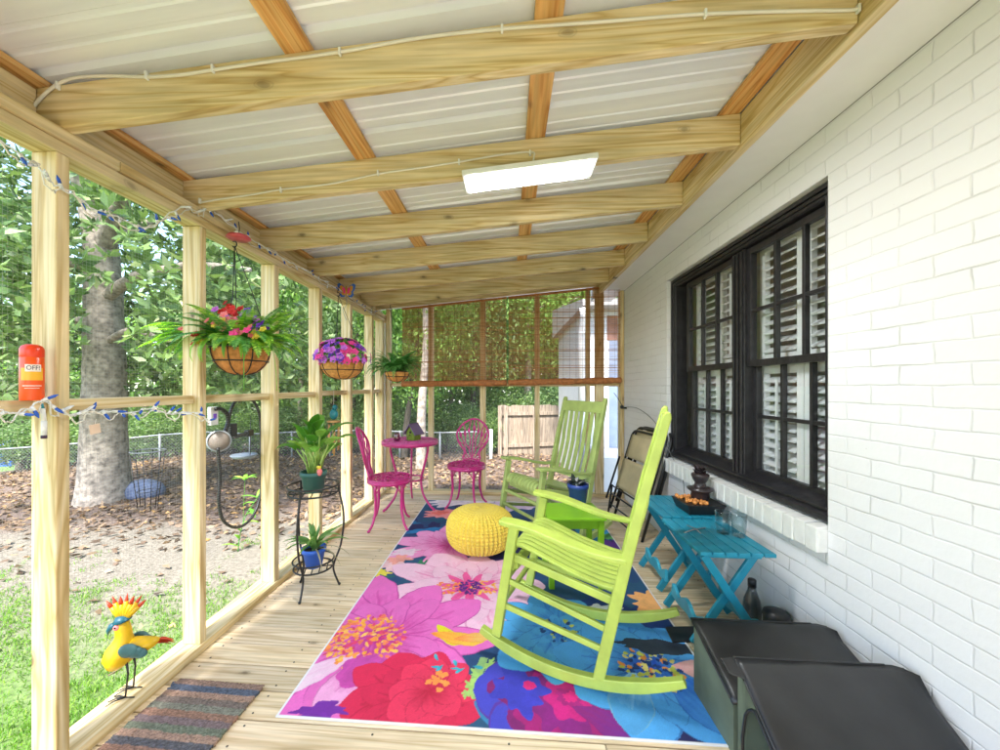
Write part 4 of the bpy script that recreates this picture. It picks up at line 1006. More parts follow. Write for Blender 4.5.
def cutlery():
    t = thing('wire_utensil', 'small bare metal wire piece lying flat on the nearer teal table', 'utensil', (1.0, 2.12, 0.503), 0.5)
    MB().tube([(-0.08, 0, 0.002), (0, 0.01, 0.002), (0.09, 0, 0.002)], 0.003, 6).tube([(-0.02, -0.05, 0.006), (0.01, 0, 0.009), (0.02, 0.06, 0.006)], 0.0025, 6).build('rod', 'galv', t)
cutlery()
def fountain():
    t = thing('tabletop_fountain', 'dark tiered tabletop fountain standing in a black tray of amber stones', 'fountain', (1.185, 2.47, 0.5015), radians(3))
    m = MB(); 
    m.hexa([(-.095, -.085, 0), (.095, -.085, 0), (.095, .085, 0), (-.095, .085, 0), (-.115, -.105, .062), (.115, -.105, .062), (.115, .105, .062), (-.115, .105, .062)]); m.build('tray', 'black', t, bevel=0.004)
    s = MB(); rr = random.Random(3)
    for i in range(60): s.ball((rr.uniform(-.095, .03), rr.uniform(-.085, .085), .066+rr.uniform(0, .008)), rr.uniform(.008, .013), 6, 5)
    s.build('stones', 'amberstones', t)
    b = MB()
    b.lathe([(0.045, .062), (0.055, .085), (0.050, .11), (0.072, .125), (0.075, .135), (0.038, .14), (0.030, .17), (0.042, .19), (0.052, .215), (0.050, .225), (.02, .228), (.018, .25), (.001, .252)], 20, (0.025, 0.02, 0))
    for k in range(9):
        a = k*2*pi/9
        for z, r in ((.205, .05), (.23, .043), (.255, .034)): b.blade((0.025+r*.5*cos(a), 0.02+r*.5*sin(a), z-.01), a+z*20, .05, .022, .9, .6, 4, .3)
    for k in range(7): a = k*0.9; b.ball((0.025+.05*cos(a), 0.02+.05*sin(a), .13), .014, 7, 5)
    b.build('tiered_ornament', 'ceramic', t)
fountain()
# ------------------------------------------------------------------ leaning folded lounge chair
def folded_chair():
    L = Matrix.Rotation(radians(17), 3, 'Y')    # lean towards the wall (+x)
    t = thing('folded_chair', 'folded tan and black reclining chair leaning on the brick wall', 'folding chair', (0.965, 3.47, 0), radians(8))
    def T(p): return L @ V(p)
    def frame(name, x, y0, y1, z0, z1, r, rad=0.07):
        pts = [(x, y0, z0), (x, y0, z1-rad)]
        for i in range(1, 7): a = pi/2*i/6; pts.append((x, y0+rad*(1-cos(a)), z1-rad+rad*sin(a)))
        for i in range(0, 6): a = pi/2*i/6; pts.append((x, y1-rad+rad*sin(a), z1-rad+rad*cos(a)))
        pts += [(x, y1, z1-rad), (x, y1, z0)]
        MB().tube([T(p) for p in pts], r, 8).build(name, 'black', t)
    frame('back_frame', 0.055, -0.26, 0.26, 0.20, 0.94, 0.012); frame('seat_frame', 0.015, -0.25, 0.25, 0.12, 0.90, 0.011); frame('leg_frame', 0.09, -0.28, 0.28, 0.02, 0.955, 0.012, 0.10)
    frame('arm_frame', 0.125, -0.27, 0.27, 0.35, 0.93, 0.014, 0.12)
    def panel(name, x, y0, y1, z0, z1, sag):
        m = MB(); n = 8; vs_ = []
        for j in range(n+1):
            for i in range(n+1):
                y = y0+(y1-y0)*i/n; z = z0+(z1-z0)*j/n; vs_.append(T((x+sag*sin(pi*i/n)*sin(pi*j/n), y, z)))
        m.add(vs_, [(j*(n+1)+i, j*(n+1)+i+1, (j+1)*(n+1)+i+1, (j+1)*(n+1)+i) for j in range(n) for i in range(n)], True)
        o = m.build(name, 'tan', t); s = o.modifiers.new('s', 'SOLIDIFY'); s.thickness = 0.004
    panel('fabric_seat', 0.000, -0.235, 0.235, 0.34, 0.62, 0.015); panel('fabric_back', 0.012, -0.235, 0.235, 0.64, 0.86, -0.012); panel('fabric_headrest', 0.045, -0.22, 0.22, 0.80, 0.92, -0.01)
    for y in (-0.265, 0.265):
        MB().tube([T((-0.035, y, 0.62)), T((-0.045, y, 0.20))], 0.010, 8).build('front_leg', 'black', t)
        MB().tube([T((-0.03, y*0.98, 0.34)), T((0.02, y*0.98, 0.03))], 0.010, 8).build('rear_leg', 'black', t)
    for z, x in ((0.07, 0.02), (0.16, 0.0), (0.26, -0.02), (0.33, -0.02)): MB().tube([T((x, -0.26, z)), T((x, 0.26, z))], 0.007, 6).build('crossbar', 'black', t)
    MB().lathe([(0.03, -0.012), (0.03, 0.012)], 16, T((-0.02, -0.285, 0.34)), Matrix.Rotation(pi/2, 3, 'X')).build('hinge_disc', 'black', t)
folded_chair()
# ------------------------------------------------------------------ black-lidded shelters
def shelter(label, y_far, y_near, zf, zn, over, window):
    x0, x1 = 0.778, 1.300; ym = (y_far+y_near)/2
    t = thing('pet_shelter', label, 'pet shelter', (1.04, ym, 0), 0, 'black-lidded pet shelters', world=True)
    th = 0.010
    def wall(name, a, b, mat='boxgreen'): 
        return MB().hexa(a+b).build(name, mat, t, bevel=0.002)
    if not window:
        MB().hexa([(x0, y_near, 0.001), (x0+th, y_near, 0.001), (x0+th, y_far, 0.001), (x0, y_far, 0.001), (x0, y_near, zn), (x0+th, y_near, zn), (x0+th, y_far, zf), (x0, y_far, zf)]).build('side_panel', 'boxgreen', t)
    else:
        ys = [y_near]; n = 26; m = MB(); zc = 0.0
        def ztop(y): return zn+(zf-zn)*(y-y_near)/(y_far-y_near)
        oy0, oy1 = y_near+0.055, y_far-0.030; cyo = (oy0+oy1)/2; rw = (oy1-oy0)/2
        def arch(y):
            d = abs(y-cyo)/rw
            return None if d >= 1 else min(ztop(y)-0.035, 0.12+0.145*sqrt(max(0, 1-d**3)))
        Y_ = sorted(set([y_near+(y_far-y_near)*i/n for i in range(n+1)]+[oy0, oy1]))
        for a, b in zip(Y_[:-1], Y_[1:]):
            if a >= oy0-1e-6 and b <= oy1+1e-6:
                la = arch(a) or 0.12; lb = arch(b) or 0.12
                m.hexa([(x0, a, la), (x0+th, a, la), (x0+th, b, lb), (x0, b, lb), (x0, a, ztop(a)), (x0+th, a, ztop(a)), (x0+th, b, ztop(b)), (x0, b, ztop(b))])
                m.bb(x0, x0+th, a, b, 0.001, 0.03)
            else: m.hexa([(x0, a, 0.001), (x0+th, a, 0.001), (x0+th, b, 0.001), (x0, b, 0.001), (x0, a, ztop(a)), (x0+th, a, ztop(a)), (x0+th, b, ztop(b)), (x0, b, ztop(b))])
        m.build('side_panel', 'boxgreen', t)
        pts = [(x0-0.002, oy0, 0.03), (x0-0.002, oy0, 0.12)]+[(x0-0.002, oy0+(oy1-oy0)*i/16, arch(oy0+(oy1-oy0)*i/16) or 0.12) for i in range(1, 16)]+[(x0-0.002, oy1, 0.12), (x0-0.002, oy1, 0.03)]
        MB().tube(pts, 0.005, 6).build('opening_trim', 'black', t)
        MB().ball((x0+0.17, (oy0+oy1)/2+0.02, 0.08), (0.12, 0.13, 0.075), 16, 10).build('blanket', plain('blue_fleece', srgb(90, 140, 190), 0.9, var=0.45, nscale=22, bmp=0.8, bscale=60), t)
    MB().hexa([(x1-th, y_near, 0.001), (x1, y_near, 0.001), (x1, y_far, 0.001), (x1-th, y_far, 0.001), (x1-th, y_near, zn), (x1, y_near, zn), (x1, y_far, zf), (x1-th, y_far, zf)]).build('side_panel', 'boxgreen', t)
    MB().bb(x0+th, x1-th, y_far-th, y_far, 0.001, zf-0.004).build('back_panel', 'boxgreen', t); MB().bb(x0+th, x1-th, y_near, y_near+th, 0.001, zn-0.004).build('front_panel', 'boxgreen', t)
    # padded lid with rounded near-wall corner
    n = 24; vs_ = []; fs_ = []; sl = (zf-zn)/(y_far-y_near); xa, xb = x0-0.012, x1+0.004
    rc = 0.06
    nx_, ny_ = 26, 16; m = MB()
    for j in range(ny_+1):
        v = j/ny_; y = y_near-0.02+(y_far+over-(y_near-0.02))*v
        for i in range(nx_+1):
            u = i/nx_; x = xa+(xb-xa)*u
            e = min(u, 1-u)*12; e2 = min(v, 1-v)*8
            puff = 0.010*min(1, e)**0.6*min(1, e2)**0.6+0.0016*sin(u*17+v*3)*sin(v*9+u*4)
            yy = y
            if v > 0.75 and u > 0.93: yy = y-0.045*((v-0.75)/0.25)*((u-0.93)/0.07)**1.6
            zz = zf+sl*(min(y, y_far)-y_far)-0.35*max(0, y-y_far)
            vs_.append((x, yy, zz+0.008+puff))
    W_ = nx_+1
    m.add(vs_, [(j*W_+i, j*W_+i+1, (j+1)*W_+i+1, (j+1)*W_+i) for j in range(ny_) for i in range(nx_)], True)
    o = m.build('lid', 'blackplastic', t); s = o.modifiers.new('s', 'SOLIDIFY'); s.thickness = 0.016; s.offset = -1
    if window:
        f = MB().hexa([(x0-0.050, y_far-0.040, zf-0.022), (x0-0.010, y_far-0.060, zf-0.024), (x0-0.008, y_far+0.004, zf+0.002), (x0-0.055, y_far+0.002, zf-0.002), (x0-0.050, y_far-0.040, zf-0.018), (x0-0.010, y_far-0.060, zf-0.020), (x0-0.008, y_far+0.004, zf+0.006), (x0-0.055, y_far+0.002, zf+0.002)])
        f.build('lid_flap', 'blackplastic', t, bevel=0.001)
    h = MB().tube([(x0-0.012, y_near-0.005, zn+0.004), (x0-0.012, y_far+0.002, zf+0.006), (x1-0.06, y_far+over, zf+0.006)], 0.0045, 6); h.build('hem', 'blackplastic', t)
shelter('farther low grey-green pet shelter with a sloping black lid, next to the rug corner', 1.655, 1.375, 0.298, 0.200, 0.0, False)
shelter('nearer pet shelter with a black lid and an arched opening showing blue cloth', 1.350, 1.010, 0.352, 0.135, 0.0, True)
def bottle():
    t = thing('water_bottle', 'translucent smoke-grey bottle standing by the wall under the teal table', 'bottle', (1.245, 2.04, 0))
    MB().lathe([(0.001, 0), (0.036, 0.0), (0.041, 0.010), (0.041, 0.15), (0.036, 0.19), (0.020, 0.235), (0.016, 0.262), (0.0150, 0.262), (0.018, 0.235), (0.033, 0.188), (0.0385, 0.15), (0.0385, 0.012), (0.001, 0.006)], 28, cap=False).build('bottle_body', 'smoke', t)
    MB().lathe([(0.019, 0.255), (0.019, 0.290), (0.015, 0.294)], 20).build('cap', 'black', t)
    t = thing('lidded_jar', 'short black domed jar beside the smoke-grey bottle by the wall', 'jar', (1.262, 1.89, 0))
    MB().lathe([(0.045, 0), (0.052, 0.01), (0.052, 0.185), (0.048, 0.195)], 26).build('jar_body', 'black', t); MB().lathe([(0.054, 0.192), (0.055, 0.20), (0.050, 0.215), (0.030, 0.225), (0.001, 0.227)], 26, cap=False).build('lid', 'blackplastic', t)
bottle()
def flat_pad():
    p = fl(680, 622); t = thing('pad', 'flat black rubbery pan on the deck, half under the lid of the pet shelter', 'pad', (0.905, 2.02, 0), radians(8))  # stands for a flat black object of unknown kind
    MB().hexa([(-.10, -.06, .001), (.10, -.05, .001), (.10, .05, .001), (-.07, .06, .001), (-.10, -.06, .012), (.10, -.05, .016), (.10, .05, .016), (-.07, .06, .012)]).build('pan', 'black', t, bevel=0.004)
    MB().tube([(.09, 0, .012), (.17, .01, .016), (.24, .0, .012)], .010, 8).build('handle', 'black', t)
flat_pad()
#PART4
# ------------------------------------------------------------------ magenta cast-metal bistro set
def seat_pattern(m, R, z, r=0.007):
    """openwork round seat: rim, inner rings and curling vine tubes"""
    for rr_, th in ((R, 0.011), (R*0.62, r), (R*0.22, r)):
        m.tube([(rr_*cos(a), rr_*sin(a), z) for a in np.linspace(0, 2*pi, 41)[:-1]], th, 6, closed=True)
    for k in range(8):
        a = k*pi/4
        m.tube([(R*0.2*cos(a), R*0.2*sin(a), z), (R*0.45*cos(a+.25), R*0.45*sin(a+.25), z), (R*0.8*cos(a-.15), R*0.8*sin(a-.15), z), (R*cos(a), R*sin(a), z)], r, 6)
        m.tube([(R*0.62*cos(a), R*0.62*sin(a), z), (R*0.78*cos(a+.22), R*0.78*sin(a+.22), z), (R*cos(a+.38), R*sin(a+.38), z)], r*0.9, 6)
    for k in range(8):
        a = k*pi/4+pi/8
        for q in (0.42, 0.82): m.ball((R*q*cos(a), R*q*sin(a), z), (0.022, 0.022, 0.006), 8, 5)
def metal_chair(label, loc, fwd):
    t = thing('bistro_chair', label, 'chair', (loc[0], loc[1], loc[2]), atan2(fwd[1], fwd[0]), 'magenta tulip-back metal chairs')
    mt = M['pink']; R = 0.195; H = 0.435
    m = MB(); seat_pattern(m, R, H); m.lathe([(0.001, H-0.008), (R*0.25, H-0.008), (R*0.25, H-0.003), (0.001, H-0.003)], 20, cap=False); m.build('seat', mt, t)
    k = MB().lathe([(R+0.002, H-0.035), (R+0.007, H-0.034), (R+0.007, H-0.006), (R+0.002, H-0.006)], 36, cap=False); k.build('seat_apron', mt, t)
    for sx, sy in ((1, 1), (1, -1), (-1, 1), (-1, -1)):
        a = atan2(sy*0.80, sx*0.78); d = V((cos(a), sin(a), 0))
        rad = [(0.150, H-0.02), (0.168, H-0.09), (0.160, H-0.17), (0.165, 0.16), (0.195, 0.06), (0.235, 0.010)]
        pts = smooth_path([d*r_+V((0, 0, z)) for r_, z in rad], 4); n = len(pts)
        leg = MB().tube(pts, [0.015-0.005*i/n for i in range(n)], 8); leg.ball(d*0.238+V((0, 0, 0.009)), (0.014, 0.014, 0.009), 8, 5)
        lg = leg.build('leg', mt, t)
        b = MB(); s_ = V((-d.y, d.x, 0))
        for q in (-1, 1):
            b.tube(smooth_path([d*0.165+V((0, 0, H-0.13)), d*0.158+s_*q*0.035+V((0, 0, H-0.075)), d*0.150+s_*q*0.085+V((0, 0, H-0.025))], 4), 0.006, 6)
            b.ball(d*0.158+s_*q*0.045+V((0, 0, H-0.045)), 0.011, 6, 5)
        b.build('leg_bracket', mt, lg)
    # tulip back: plane at x = -R, leaning back
    def bp(u, v): return V((-R*0.86-0.12*(v-0)/0.46-0.055*(1-(u/0.2)**2)*0.6+0.03, u, H+v))
    out = [(0.075, 0.0), (0.100, 0.045), (0.082, 0.09), (0.105, 0.135), (0.150, 0.19), (0.180, 0.25), (0.186, 0.31), (0.160, 0.365), (0.128, 0.405), (0.085, 0.435), (0.045, 0.456), (0, 0.462)]
    full = out+[(-u, v) for u, v in out[::-1][1:]]
    fr = smooth_path([bp(u, v) for u, v in full], 4); MB().tube(fr, 0.0115, 8).build('back_frame', mt, t)
    b = MB()
    def st(*p, r=0.007): b.tube(smooth_path([bp(u, v) for u, v in p], 4), r, 6)
    st((0, 0.0), (0.0, 0.12), (0.0, 0.24), (0.01, 0.34), r=0.009)
    for s in (-1, 1):
        st((0, 0.03), (s*0.035, 0.12), (s*0.03, 0.22), (s*0.055, 0.33), (s*0.04, 0.44)); st((s*0.02, 0.02), (s*0.075, 0.10), (s*0.10, 0.19), (s*0.155, 0.30), (s*0.165, 0.345))
        st((s*0.03, 0.13), (s*0.085, 0.20), (s*0.09, 0.30), (s*0.12, 0.40)); st((s*0.055, 0.03), (s*0.09, 0.06), (s*0.09, 0.10)); st((s*0.10, 0.19), (s*0.14, 0.20), (s*0.172, 0.24))
        for (u, v, a_) in ((s*0.055, 0.335, 0), (s*0.10, 0.30, s*.4), (s*0.145, 0.285, s*.6)):
            p = bp(u, v); b.ball(p, (0.008, 0.016, 0.032), 8, 6)
    p = bp(0.005, 0.36); b.ball(p, (0.010, 0.020, 0.040), 8, 6); st((0.0, 0.39), (0, 0.455))
    st((-0.09, 0.015), (0, 0.03), (0.09, 0.015), r=0.010)
    b.build('tulip_lattice', mt, t)
    return t
metal_chair('magenta metal chair left of the bistro table, seen from its side', (-1.085, 3.43, 0.002), (1.0, 0.22))
metal_chair('magenta metal chair right of the bistro table, facing the camera with its tulip back', (-0.44, 4.02, 0.008), (-0.22, -1.0))
def bistro_table():
    t = thing('bistro_table', 'round magenta metal table between two matching chairs', 'table', (-1.03, 3.95, 0)); R = 0.285; H = 0.70
    m = MB(); seat_pattern(m, R, H, 0.009); 
    for q in (0.80, 0.42): m.tube([(R*q*cos(a), R*q*sin(a), H) for a in np.linspace(0, 2*pi, 41)[:-1]], 0.010, 6, closed=True)
    m.lathe([(0.001, H-0.006), (R*0.97, H-0.006), (R*0.97, H+0.001), (0.001, H+0.001)], 40, cap=False)
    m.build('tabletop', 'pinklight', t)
    MB().lathe([(R+0.004, H-0.03), (R+0.010, H-0.03), (R+0.010, H+0.006), (R+0.004, H+0.006)], 40, cap=False).build('rim', 'pink', t)
    for k in range(3):
        a = -0.35+k*2*pi/3; d = V((cos(a), sin(a), 0)); rad = [(0.22, H-0.02), (0.215, H-0.10), (0.165, 0.42), (0.135, 0.30), (0.165, 0.15), (0.245, 0.05), (0.285, 0.02), (0.30, 0.012)]
        MB().tube(smooth_path([d*r_+V((0, 0, z)) for r_, z in rad], 4), 0.012, 8).build('leg', 'pink', t)
    MB().tube([(0.14*cos(a), 0.14*sin(a), 0.305) for a in np.linspace(0, 2*pi, 31)[:-1]], 0.008, 6, closed=True).build('ring_stretcher', 'pink', t)
    p = V((-1.00, 3.98, 0.707)); b = thing('birdhouse', 'little mossy wooden birdhouse with a purple-grey roof on the magenta table', 'birdhouse', p, radians(-28))
    MB().add([(-.055, -.05, 0), (.055, -.05, 0), (.055, .05, 0), (-.055, .05, 0), (-.055, -.05, .085), (.055, -.05, .085), (.055, .05, .085), (-.055, .05, .085), (0, -.05, .16), (0, .05, .16)],
             [(3, 2, 1, 0), (0, 1, 5, 8, 4), (2, 3, 7, 9, 6), (1, 2, 6, 5), (3, 0, 4, 7), (5, 6, 9, 8), (7, 4, 8, 9)]).build('body', 'mossgreen', b)
    MB().bar((-.085, 0, .062), (.004, 0, .176), .145, .009, (0, 0, 1)).build('roof', 'purpleroof', b); MB().bar((.085, 0, .062), (-.004, 0, .170), .145, .009, (0, 0, 1)).build('roof', 'purpleroof', b)
    MB().lathe([(0.013, 0), (0.013, 0.003)], 16, (0, -.051, .085), Matrix.Rotation(pi/2, 3, 'X')).build('entrance_hole', 'black', b)
    MB().tube([(0, -.05, .055), (0, -.075, .055)], .004, 6).build('perch', 'candark', b)
    g = thing('small_jar', 'small purple-tinted glass jar on the magenta table beside the birdhouse', 'jar', (-1.145, 3.86, 0.706))
    MB().lathe([(0.001, 0), (0.030, 0), (0.034, 0.02), (0.034, 0.07), (0.028, 0.085), (0.031, 0.09), (0.027, 0.09), (0.024, 0.082), (0.030, 0.066), (0.030, 0.02), (0.001, 0.006)], 20, cap=False).build('jar_body', m_glass('plum_glass', (0.72, 0.45, 0.60)), g)
bistro_table()
# ------------------------------------------------------------------ plant stand and pots
def stand():
    t = thing('plant_stand', 'black two-tier wire plant stand by the screen wall', 'plant stand', (-1.215, 2.30, 0), 0.35)
    def ring(z, R, r=0.0055): return MB().tube([(R*cos(a), R*sin(a), z) for a in np.linspace(0, 2*pi, 37)[:-1]], r, 8, closed=True)
    for (z, R) in ((0.615, 0.145), (0.150, 0.115)):
        ring(z, R).build('shelf_ring', 'black', t); ring(z+0.045, R+0.005).build('guard_ring', 'black', t)
        m = MB()
        for k in (-2, -1, 0, 1, 2): x = k*R*0.36; h = sqrt(R*R-x*x); m.tube([(x, -h, z), (x, h, z)], 0.0035, 6)
        m.tube([(-R, 0, z-0.006), (R, 0, z-0.006)], 0.0035, 6); m.build('shelf_bars', 'black', t)
    for k in range(3):
        a = -1.95+k*2*pi/3; d = V((cos(a), sin(a), 0)); rad = [(0.148, 0.665), (0.150, 0.61), (0.172, 0.50), (0.178, 0.40), (0.160, 0.26), (0.122, 0.155), (0.118, 0.10), (0.145, 0.02), (0.152, 0.004)]
        m = MB().tube(smooth_path([d*r_+V((0, 0, z)) for r_, z in rad], 4), 0.0062, 8); m.ball(d*0.152+V((0, 0, 0.008)), 0.009, 7, 5); m.build('leg', 'black', t)
    base = V((-1.215, 2.30, 0))
    p = thing('potted_plant', 'leafy green plant with pale stalks in a slate green pot, top tier of stand', 'plant', base+V((0.0, 0.0, 0.620)))
    MB().lathe([(0.055, 0), (0.058, 0.002), (0.072, 0.10), (0.080, 0.102), (0.080, 0.128), (0.074, 0.128), (0.070, 0.108), (0.001, 0.106)], 28).build('pot', 'greenpot', p)
    MB().lathe([(0.070, 0.107), (0.001, 0.112)], 20, cap=False).build('soil', 'soil', p.children[0])
    rr = random.Random(8); st = MB(); lf = MB()
    for i in range(36):
        a = rr.uniform(0, 2*pi); tilt = rr.uniform(0.06, 0.62); L = rr.uniform(0.14, 0.29); b = V((rr.uniform(-.03, .03), rr.uniform(-.03, .03), .108)); d = V((cos(a)*sin(tilt), sin(a)*sin(tilt), cos(tilt)))
        e = b+d*L; mid = b+d*L*0.5+V((0, 0, 0.012)); st.tube([b, mid, e], [0.0065, 0.005, 0.0035], 5)
        lf.blade(e-d*0.01, a+rr.uniform(-.4, .4), rr.uniform(.12, .19), rr.uniform(.06, .09), 1.35-tilt, rr.uniform(0.7, 1.9), 7, .35, wid=lambda q: max(0.02, sin(pi*min(1, q*0.93+0.05))**0.7*(1-0.35*q)))
    st.build('stalks', 'stalk', p); 
    lf.v = lf.v
    o = lf.build('leaves', 'hosta', p)
    f = thing('bird_figurine', 'tiny yellow bird figurine perched in the rim of the top pot', 'figurine', base+V((0.062, -0.045, 0.730)))
    MB().ball((0, 0, 0.022), (0.016, 0.018, 0.024), 12, 8).build('body', 'salmon', f); MB().ball((-.003, -.004, .052), .014, 12, 8).build('head', 'yellowpetal', f); MB().ball((-.002, -.004, .064), (.010, .010, .006), 8, 6).build('cap', 'black', f)
    MB().lathe([(.005, 0), (.0005, .012)], 8, (-.006, -.017, .050), Matrix.Rotation(pi/2, 3, 'X')).build('beak', 'amber', f)
    p = thing('potted_plant', 'strappy-leaved plant in a bright blue pot on the lower tier of the wire stand', 'plant', base+V((0.008, -0.01, 0.156)))
    MB().lathe([(0.045, 0), (0.048, 0.002), (0.064, 0.092), (0.072, 0.094), (0.074, 0.120), (0.067, 0.120), (0.062, 0.096), (0.001, 0.094)], 28).build('pot', 'bluepot', p)
    MB().lathe([(0.063, 0.098), (0.001, 0.102)], 20, cap=False).build('soil', 'soil', p.children[0])
    lf = MB()
    for i in range(18): lf.blade((rr.uniform(-.012, .012), rr.uniform(-.012, .012), .10), i*2.4+rr.uniform(-.2, .2), rr.uniform(.19, .28), .028, 1.25-0.05*i % 0.5, rr.uniform(1.0, 1.9), 8, .5)
    for i in range(6): lf.blade((0, 0, .11), i*1.1, rr.uniform(.12, .16), .022, 1.45, .5, 6, .5)
    lf.build('leaves', 'spider', p)
    q = MB()
    for a in (-0.9, -0.4, 0.1): q.blade((0, 0, .10), a, .26, .010, .5, 1.6, 8, .2)
    q.build('dry_leaves', plain('dry_leaf', srgb(150, 140, 110), 0.8), p)
stand()
# ------------------------------------------------------------------ painted metal rooster
def rooster():
    o = V((-1.512, 1.42, 0.0405)); t = thing('rooster_ornament', 'painted yellow and teal metal rooster standing on the pine sill', 'garden ornament', o, radians(200))
    # local: +x = facing direction
    def ell(m, pts, n=18):   # body of revolution along a bent spine : list of (x, z, rx, ry)
        vs_ = []; fs_ = []
        for i, (x, z, rw, rh) in enumerate(pts):
            a0 = pts[max(0, i-1)]; a1 = pts[min(len(pts)-1, i+1)]; tx, tz = a1[0]-a0[0], a1[1]-a0[1]; l = sqrt(tx*tx+tz*tz); nx_, nz_ = -tz/l, tx/l
            for k in range(n): a = 2*pi*k/n; vs_.append((x+nx_*rh*cos(a), rw*sin(a), z+nz_*rh*cos(a)))
        for i in range(len(pts)-1):
            for k in range(n): fs_.append((i*n+k, i*n+(k+1) % n, (i+1)*n+(k+1) % n, (i+1)*n+k))
        fs_ += [tuple(range(n-1, -1, -1)), tuple((len(pts)-1)*n+k for k in range(n))]
        m.add(vs_, fs_, True); return m
    ell(MB(), [(0.048, 0.118, .010, .012), (0.046, 0.130, .040, .030), (0.040, 0.155, .052, .050), (0.030, 0.185, .048, .050), (0.024, 0.215, .036, .037), (0.022, 0.24, .027, .028), (0.024, 0.265, .025, .026), (0.028, 0.285, .024, .025), (0.028, 0.305, .018, .020), (.028, .312, .006, .008)]).build('body', 'yellow', t)
    ell(MB(), [(0.020, 0.190, .020, .018), (-0.01, 0.190, .040, .036), (-0.045, 0.192, .036, .030), (-0.08, 0.20, .022, .018), (-.10, .206, .006, .006)]).build('rump', 'yellow', t)
    ell(MB(), [(0.020, 0.296, .018, .012), (0.027, 0.303, .030, .030), (.022, .316, .024, .024), (.02, .324, .008, .01)]).build('headband', 'rteal', t)
    c = MB()
    for k in range(7):
        a = radians(58+k*13); b = V((0.022+.010*(k-3)/3*-1, 0, .312)); d = V((cos(a), 0, sin(a))); 
        c.tube([b, b+d*.035, b+d*(.060+.008*(k % 2))], [.010, .010, .007], 8)
    c.build('crest', 'yellow', t)
    c = MB()
    for k in range(7):
        a = radians(58+k*13); d = V((cos(a), 0, sin(a))); b = V((0.022-.010*(k-3)/3, 0, .312))+d*.055; c.tube([b, b+d*.016, b+d*(.034+.008*(k % 2))], [.0075, .0065, .001], 8)
    c.build('crest_tip', 'rorange', t)
    MB().tube([(0.046, 0, .290), (.062, 0, .284), (.072, 0, .268), (.075, 0, .252)], [.014, .012, .008, .002], 10).build('beak', 'rteal', t)
    for s in (-1, 1):
        MB().ball((0.036, s*.021, .286), (.011, .006, .011), 10, 7).build('cheek', 'salmon', t); MB().ball((0.038, s*.0275, .289), (.0035, .002, .0035), 8, 6).build('eye', 'black', t)
        m = MB(); 
        for k in range(3): m.ball((-0.012-k*.018, s*(.040-k*.003), .200-k*.010), (.034-k*.004, .008, .028-k*.004), 12, 8)
        m.build('wing', 'rgrey', t)
        k_ = V((0.004, s*.022, .165)); kn = V((-.004, s*.024, .10)); an = V((.004, s*.026, .010))
        l = MB().tube([k_, kn, an], [.0055, .0032, .003], 6)
        for aa in (-.45, .0, .45): l.tube([an, an+V((cos(aa)*.030, sin(aa)*.030, .002)), an+V((cos(aa)*.056, sin(aa)*.056, -.006))], [.003, .0028, .0016], 6)
        l.tube([an, an+V((-.030, 0, -.006))], .0024, 6); l.build('leg', 'black', t)
    m = MB()
    for k in range(5): m.blade((-.075, (k-2)*.006, .200), pi+(k-2)*.18, .070+.01*(k % 2), .018, .35-.12*k, .7, 5, .2)
    m.build('tail', 'rorange', t)
rooster()
# ------------------------------------------------------------------ flowers and hanging baskets
def flower_mesh(R=0.014, n=5, frill=0.2):
    m = MB()
    for k in range(n):
        a = 2*pi*k/n; d = V((cos(a), sin(a), 0)); s = V((-sin(a), cos(a), 0)); w_ = R*0.62
        m.add([(0, 0, 0), d*R*.5-s*w_*.85+V((0, 0, R*.28)), d*R-s*w_*.45+V((0, 0, R*.12)), d*R*1.05+V((0, 0, R*.3)), d*R+s*w_*.45+V((0, 0, R*.12)), d*R*.5+s*w_*.85+V((0, 0, R*.28))], [(0, 1, 2, 3), (0, 3, 4, 5)], True)
    m.ball((0, 0, R*.12), R*.16, 6, 4); return m
_f = {}
def flower_at(parent, pos, nrm, mat, size):
    key = 'f'
    if key not in _f:
        me = bpy.data.meshes.new('flower'); b = flower_mesh(1.0); me.from_pydata([tuple(p) for p in b.v], [], b.f); me.update(); _f[key] = me
    k2 = ('f', mat)
    if k2 not in _f: mm = _f['f'].copy(); mm.materials.append(M[mat]); _f[k2] = mm
    o = bpy.data.objects.new('flower', _f[k2]); COL.objects.link(o); o.parent = parent; o.location = pos; o.scale = (size,)*3
    o.rotation_euler = V(nrm).to_track_quat('Z', 'Y').to_euler()
def frond(m, base, az, L, up, droop, pin=0.035, ns=16):
    p = V(base); el = up; d = L/ns; side = V((-sin(az), cos(az), 0)); az2 = az
    pts = []
    for i in range(ns+1):
        f = V((cos(az)*cos(el), sin(az)*cos(el), sin(el))); pts.append((p.copy(), f)); p = p+f*d; el -= droop/ns*(0.5+i/ns)
    for i, (q, f) in enumerate(pts):
        u = i/ns; ln = pin*(sin(pi*min(1, 0.10+0.88*u))**0.7)
        for s in (-1, 1):
            for h in (0, 0.5):
                b = q+f*d*h; dr = (side*s+f*0.35+V((0, 0, -0.15))).normalized(); wv = f*0.0048*(L/0.3)
                m.add([b-wv*.6, b+dr*ln*.5-wv+V((0, 0, .002)), b+dr*ln, b+dr*ln*.5+wv+V((0, 0, .002)), b+wv*.6], [(0, 1, 2, 3, 4)])
    m.tube([q for q, _ in pts], 0.0012, 4)
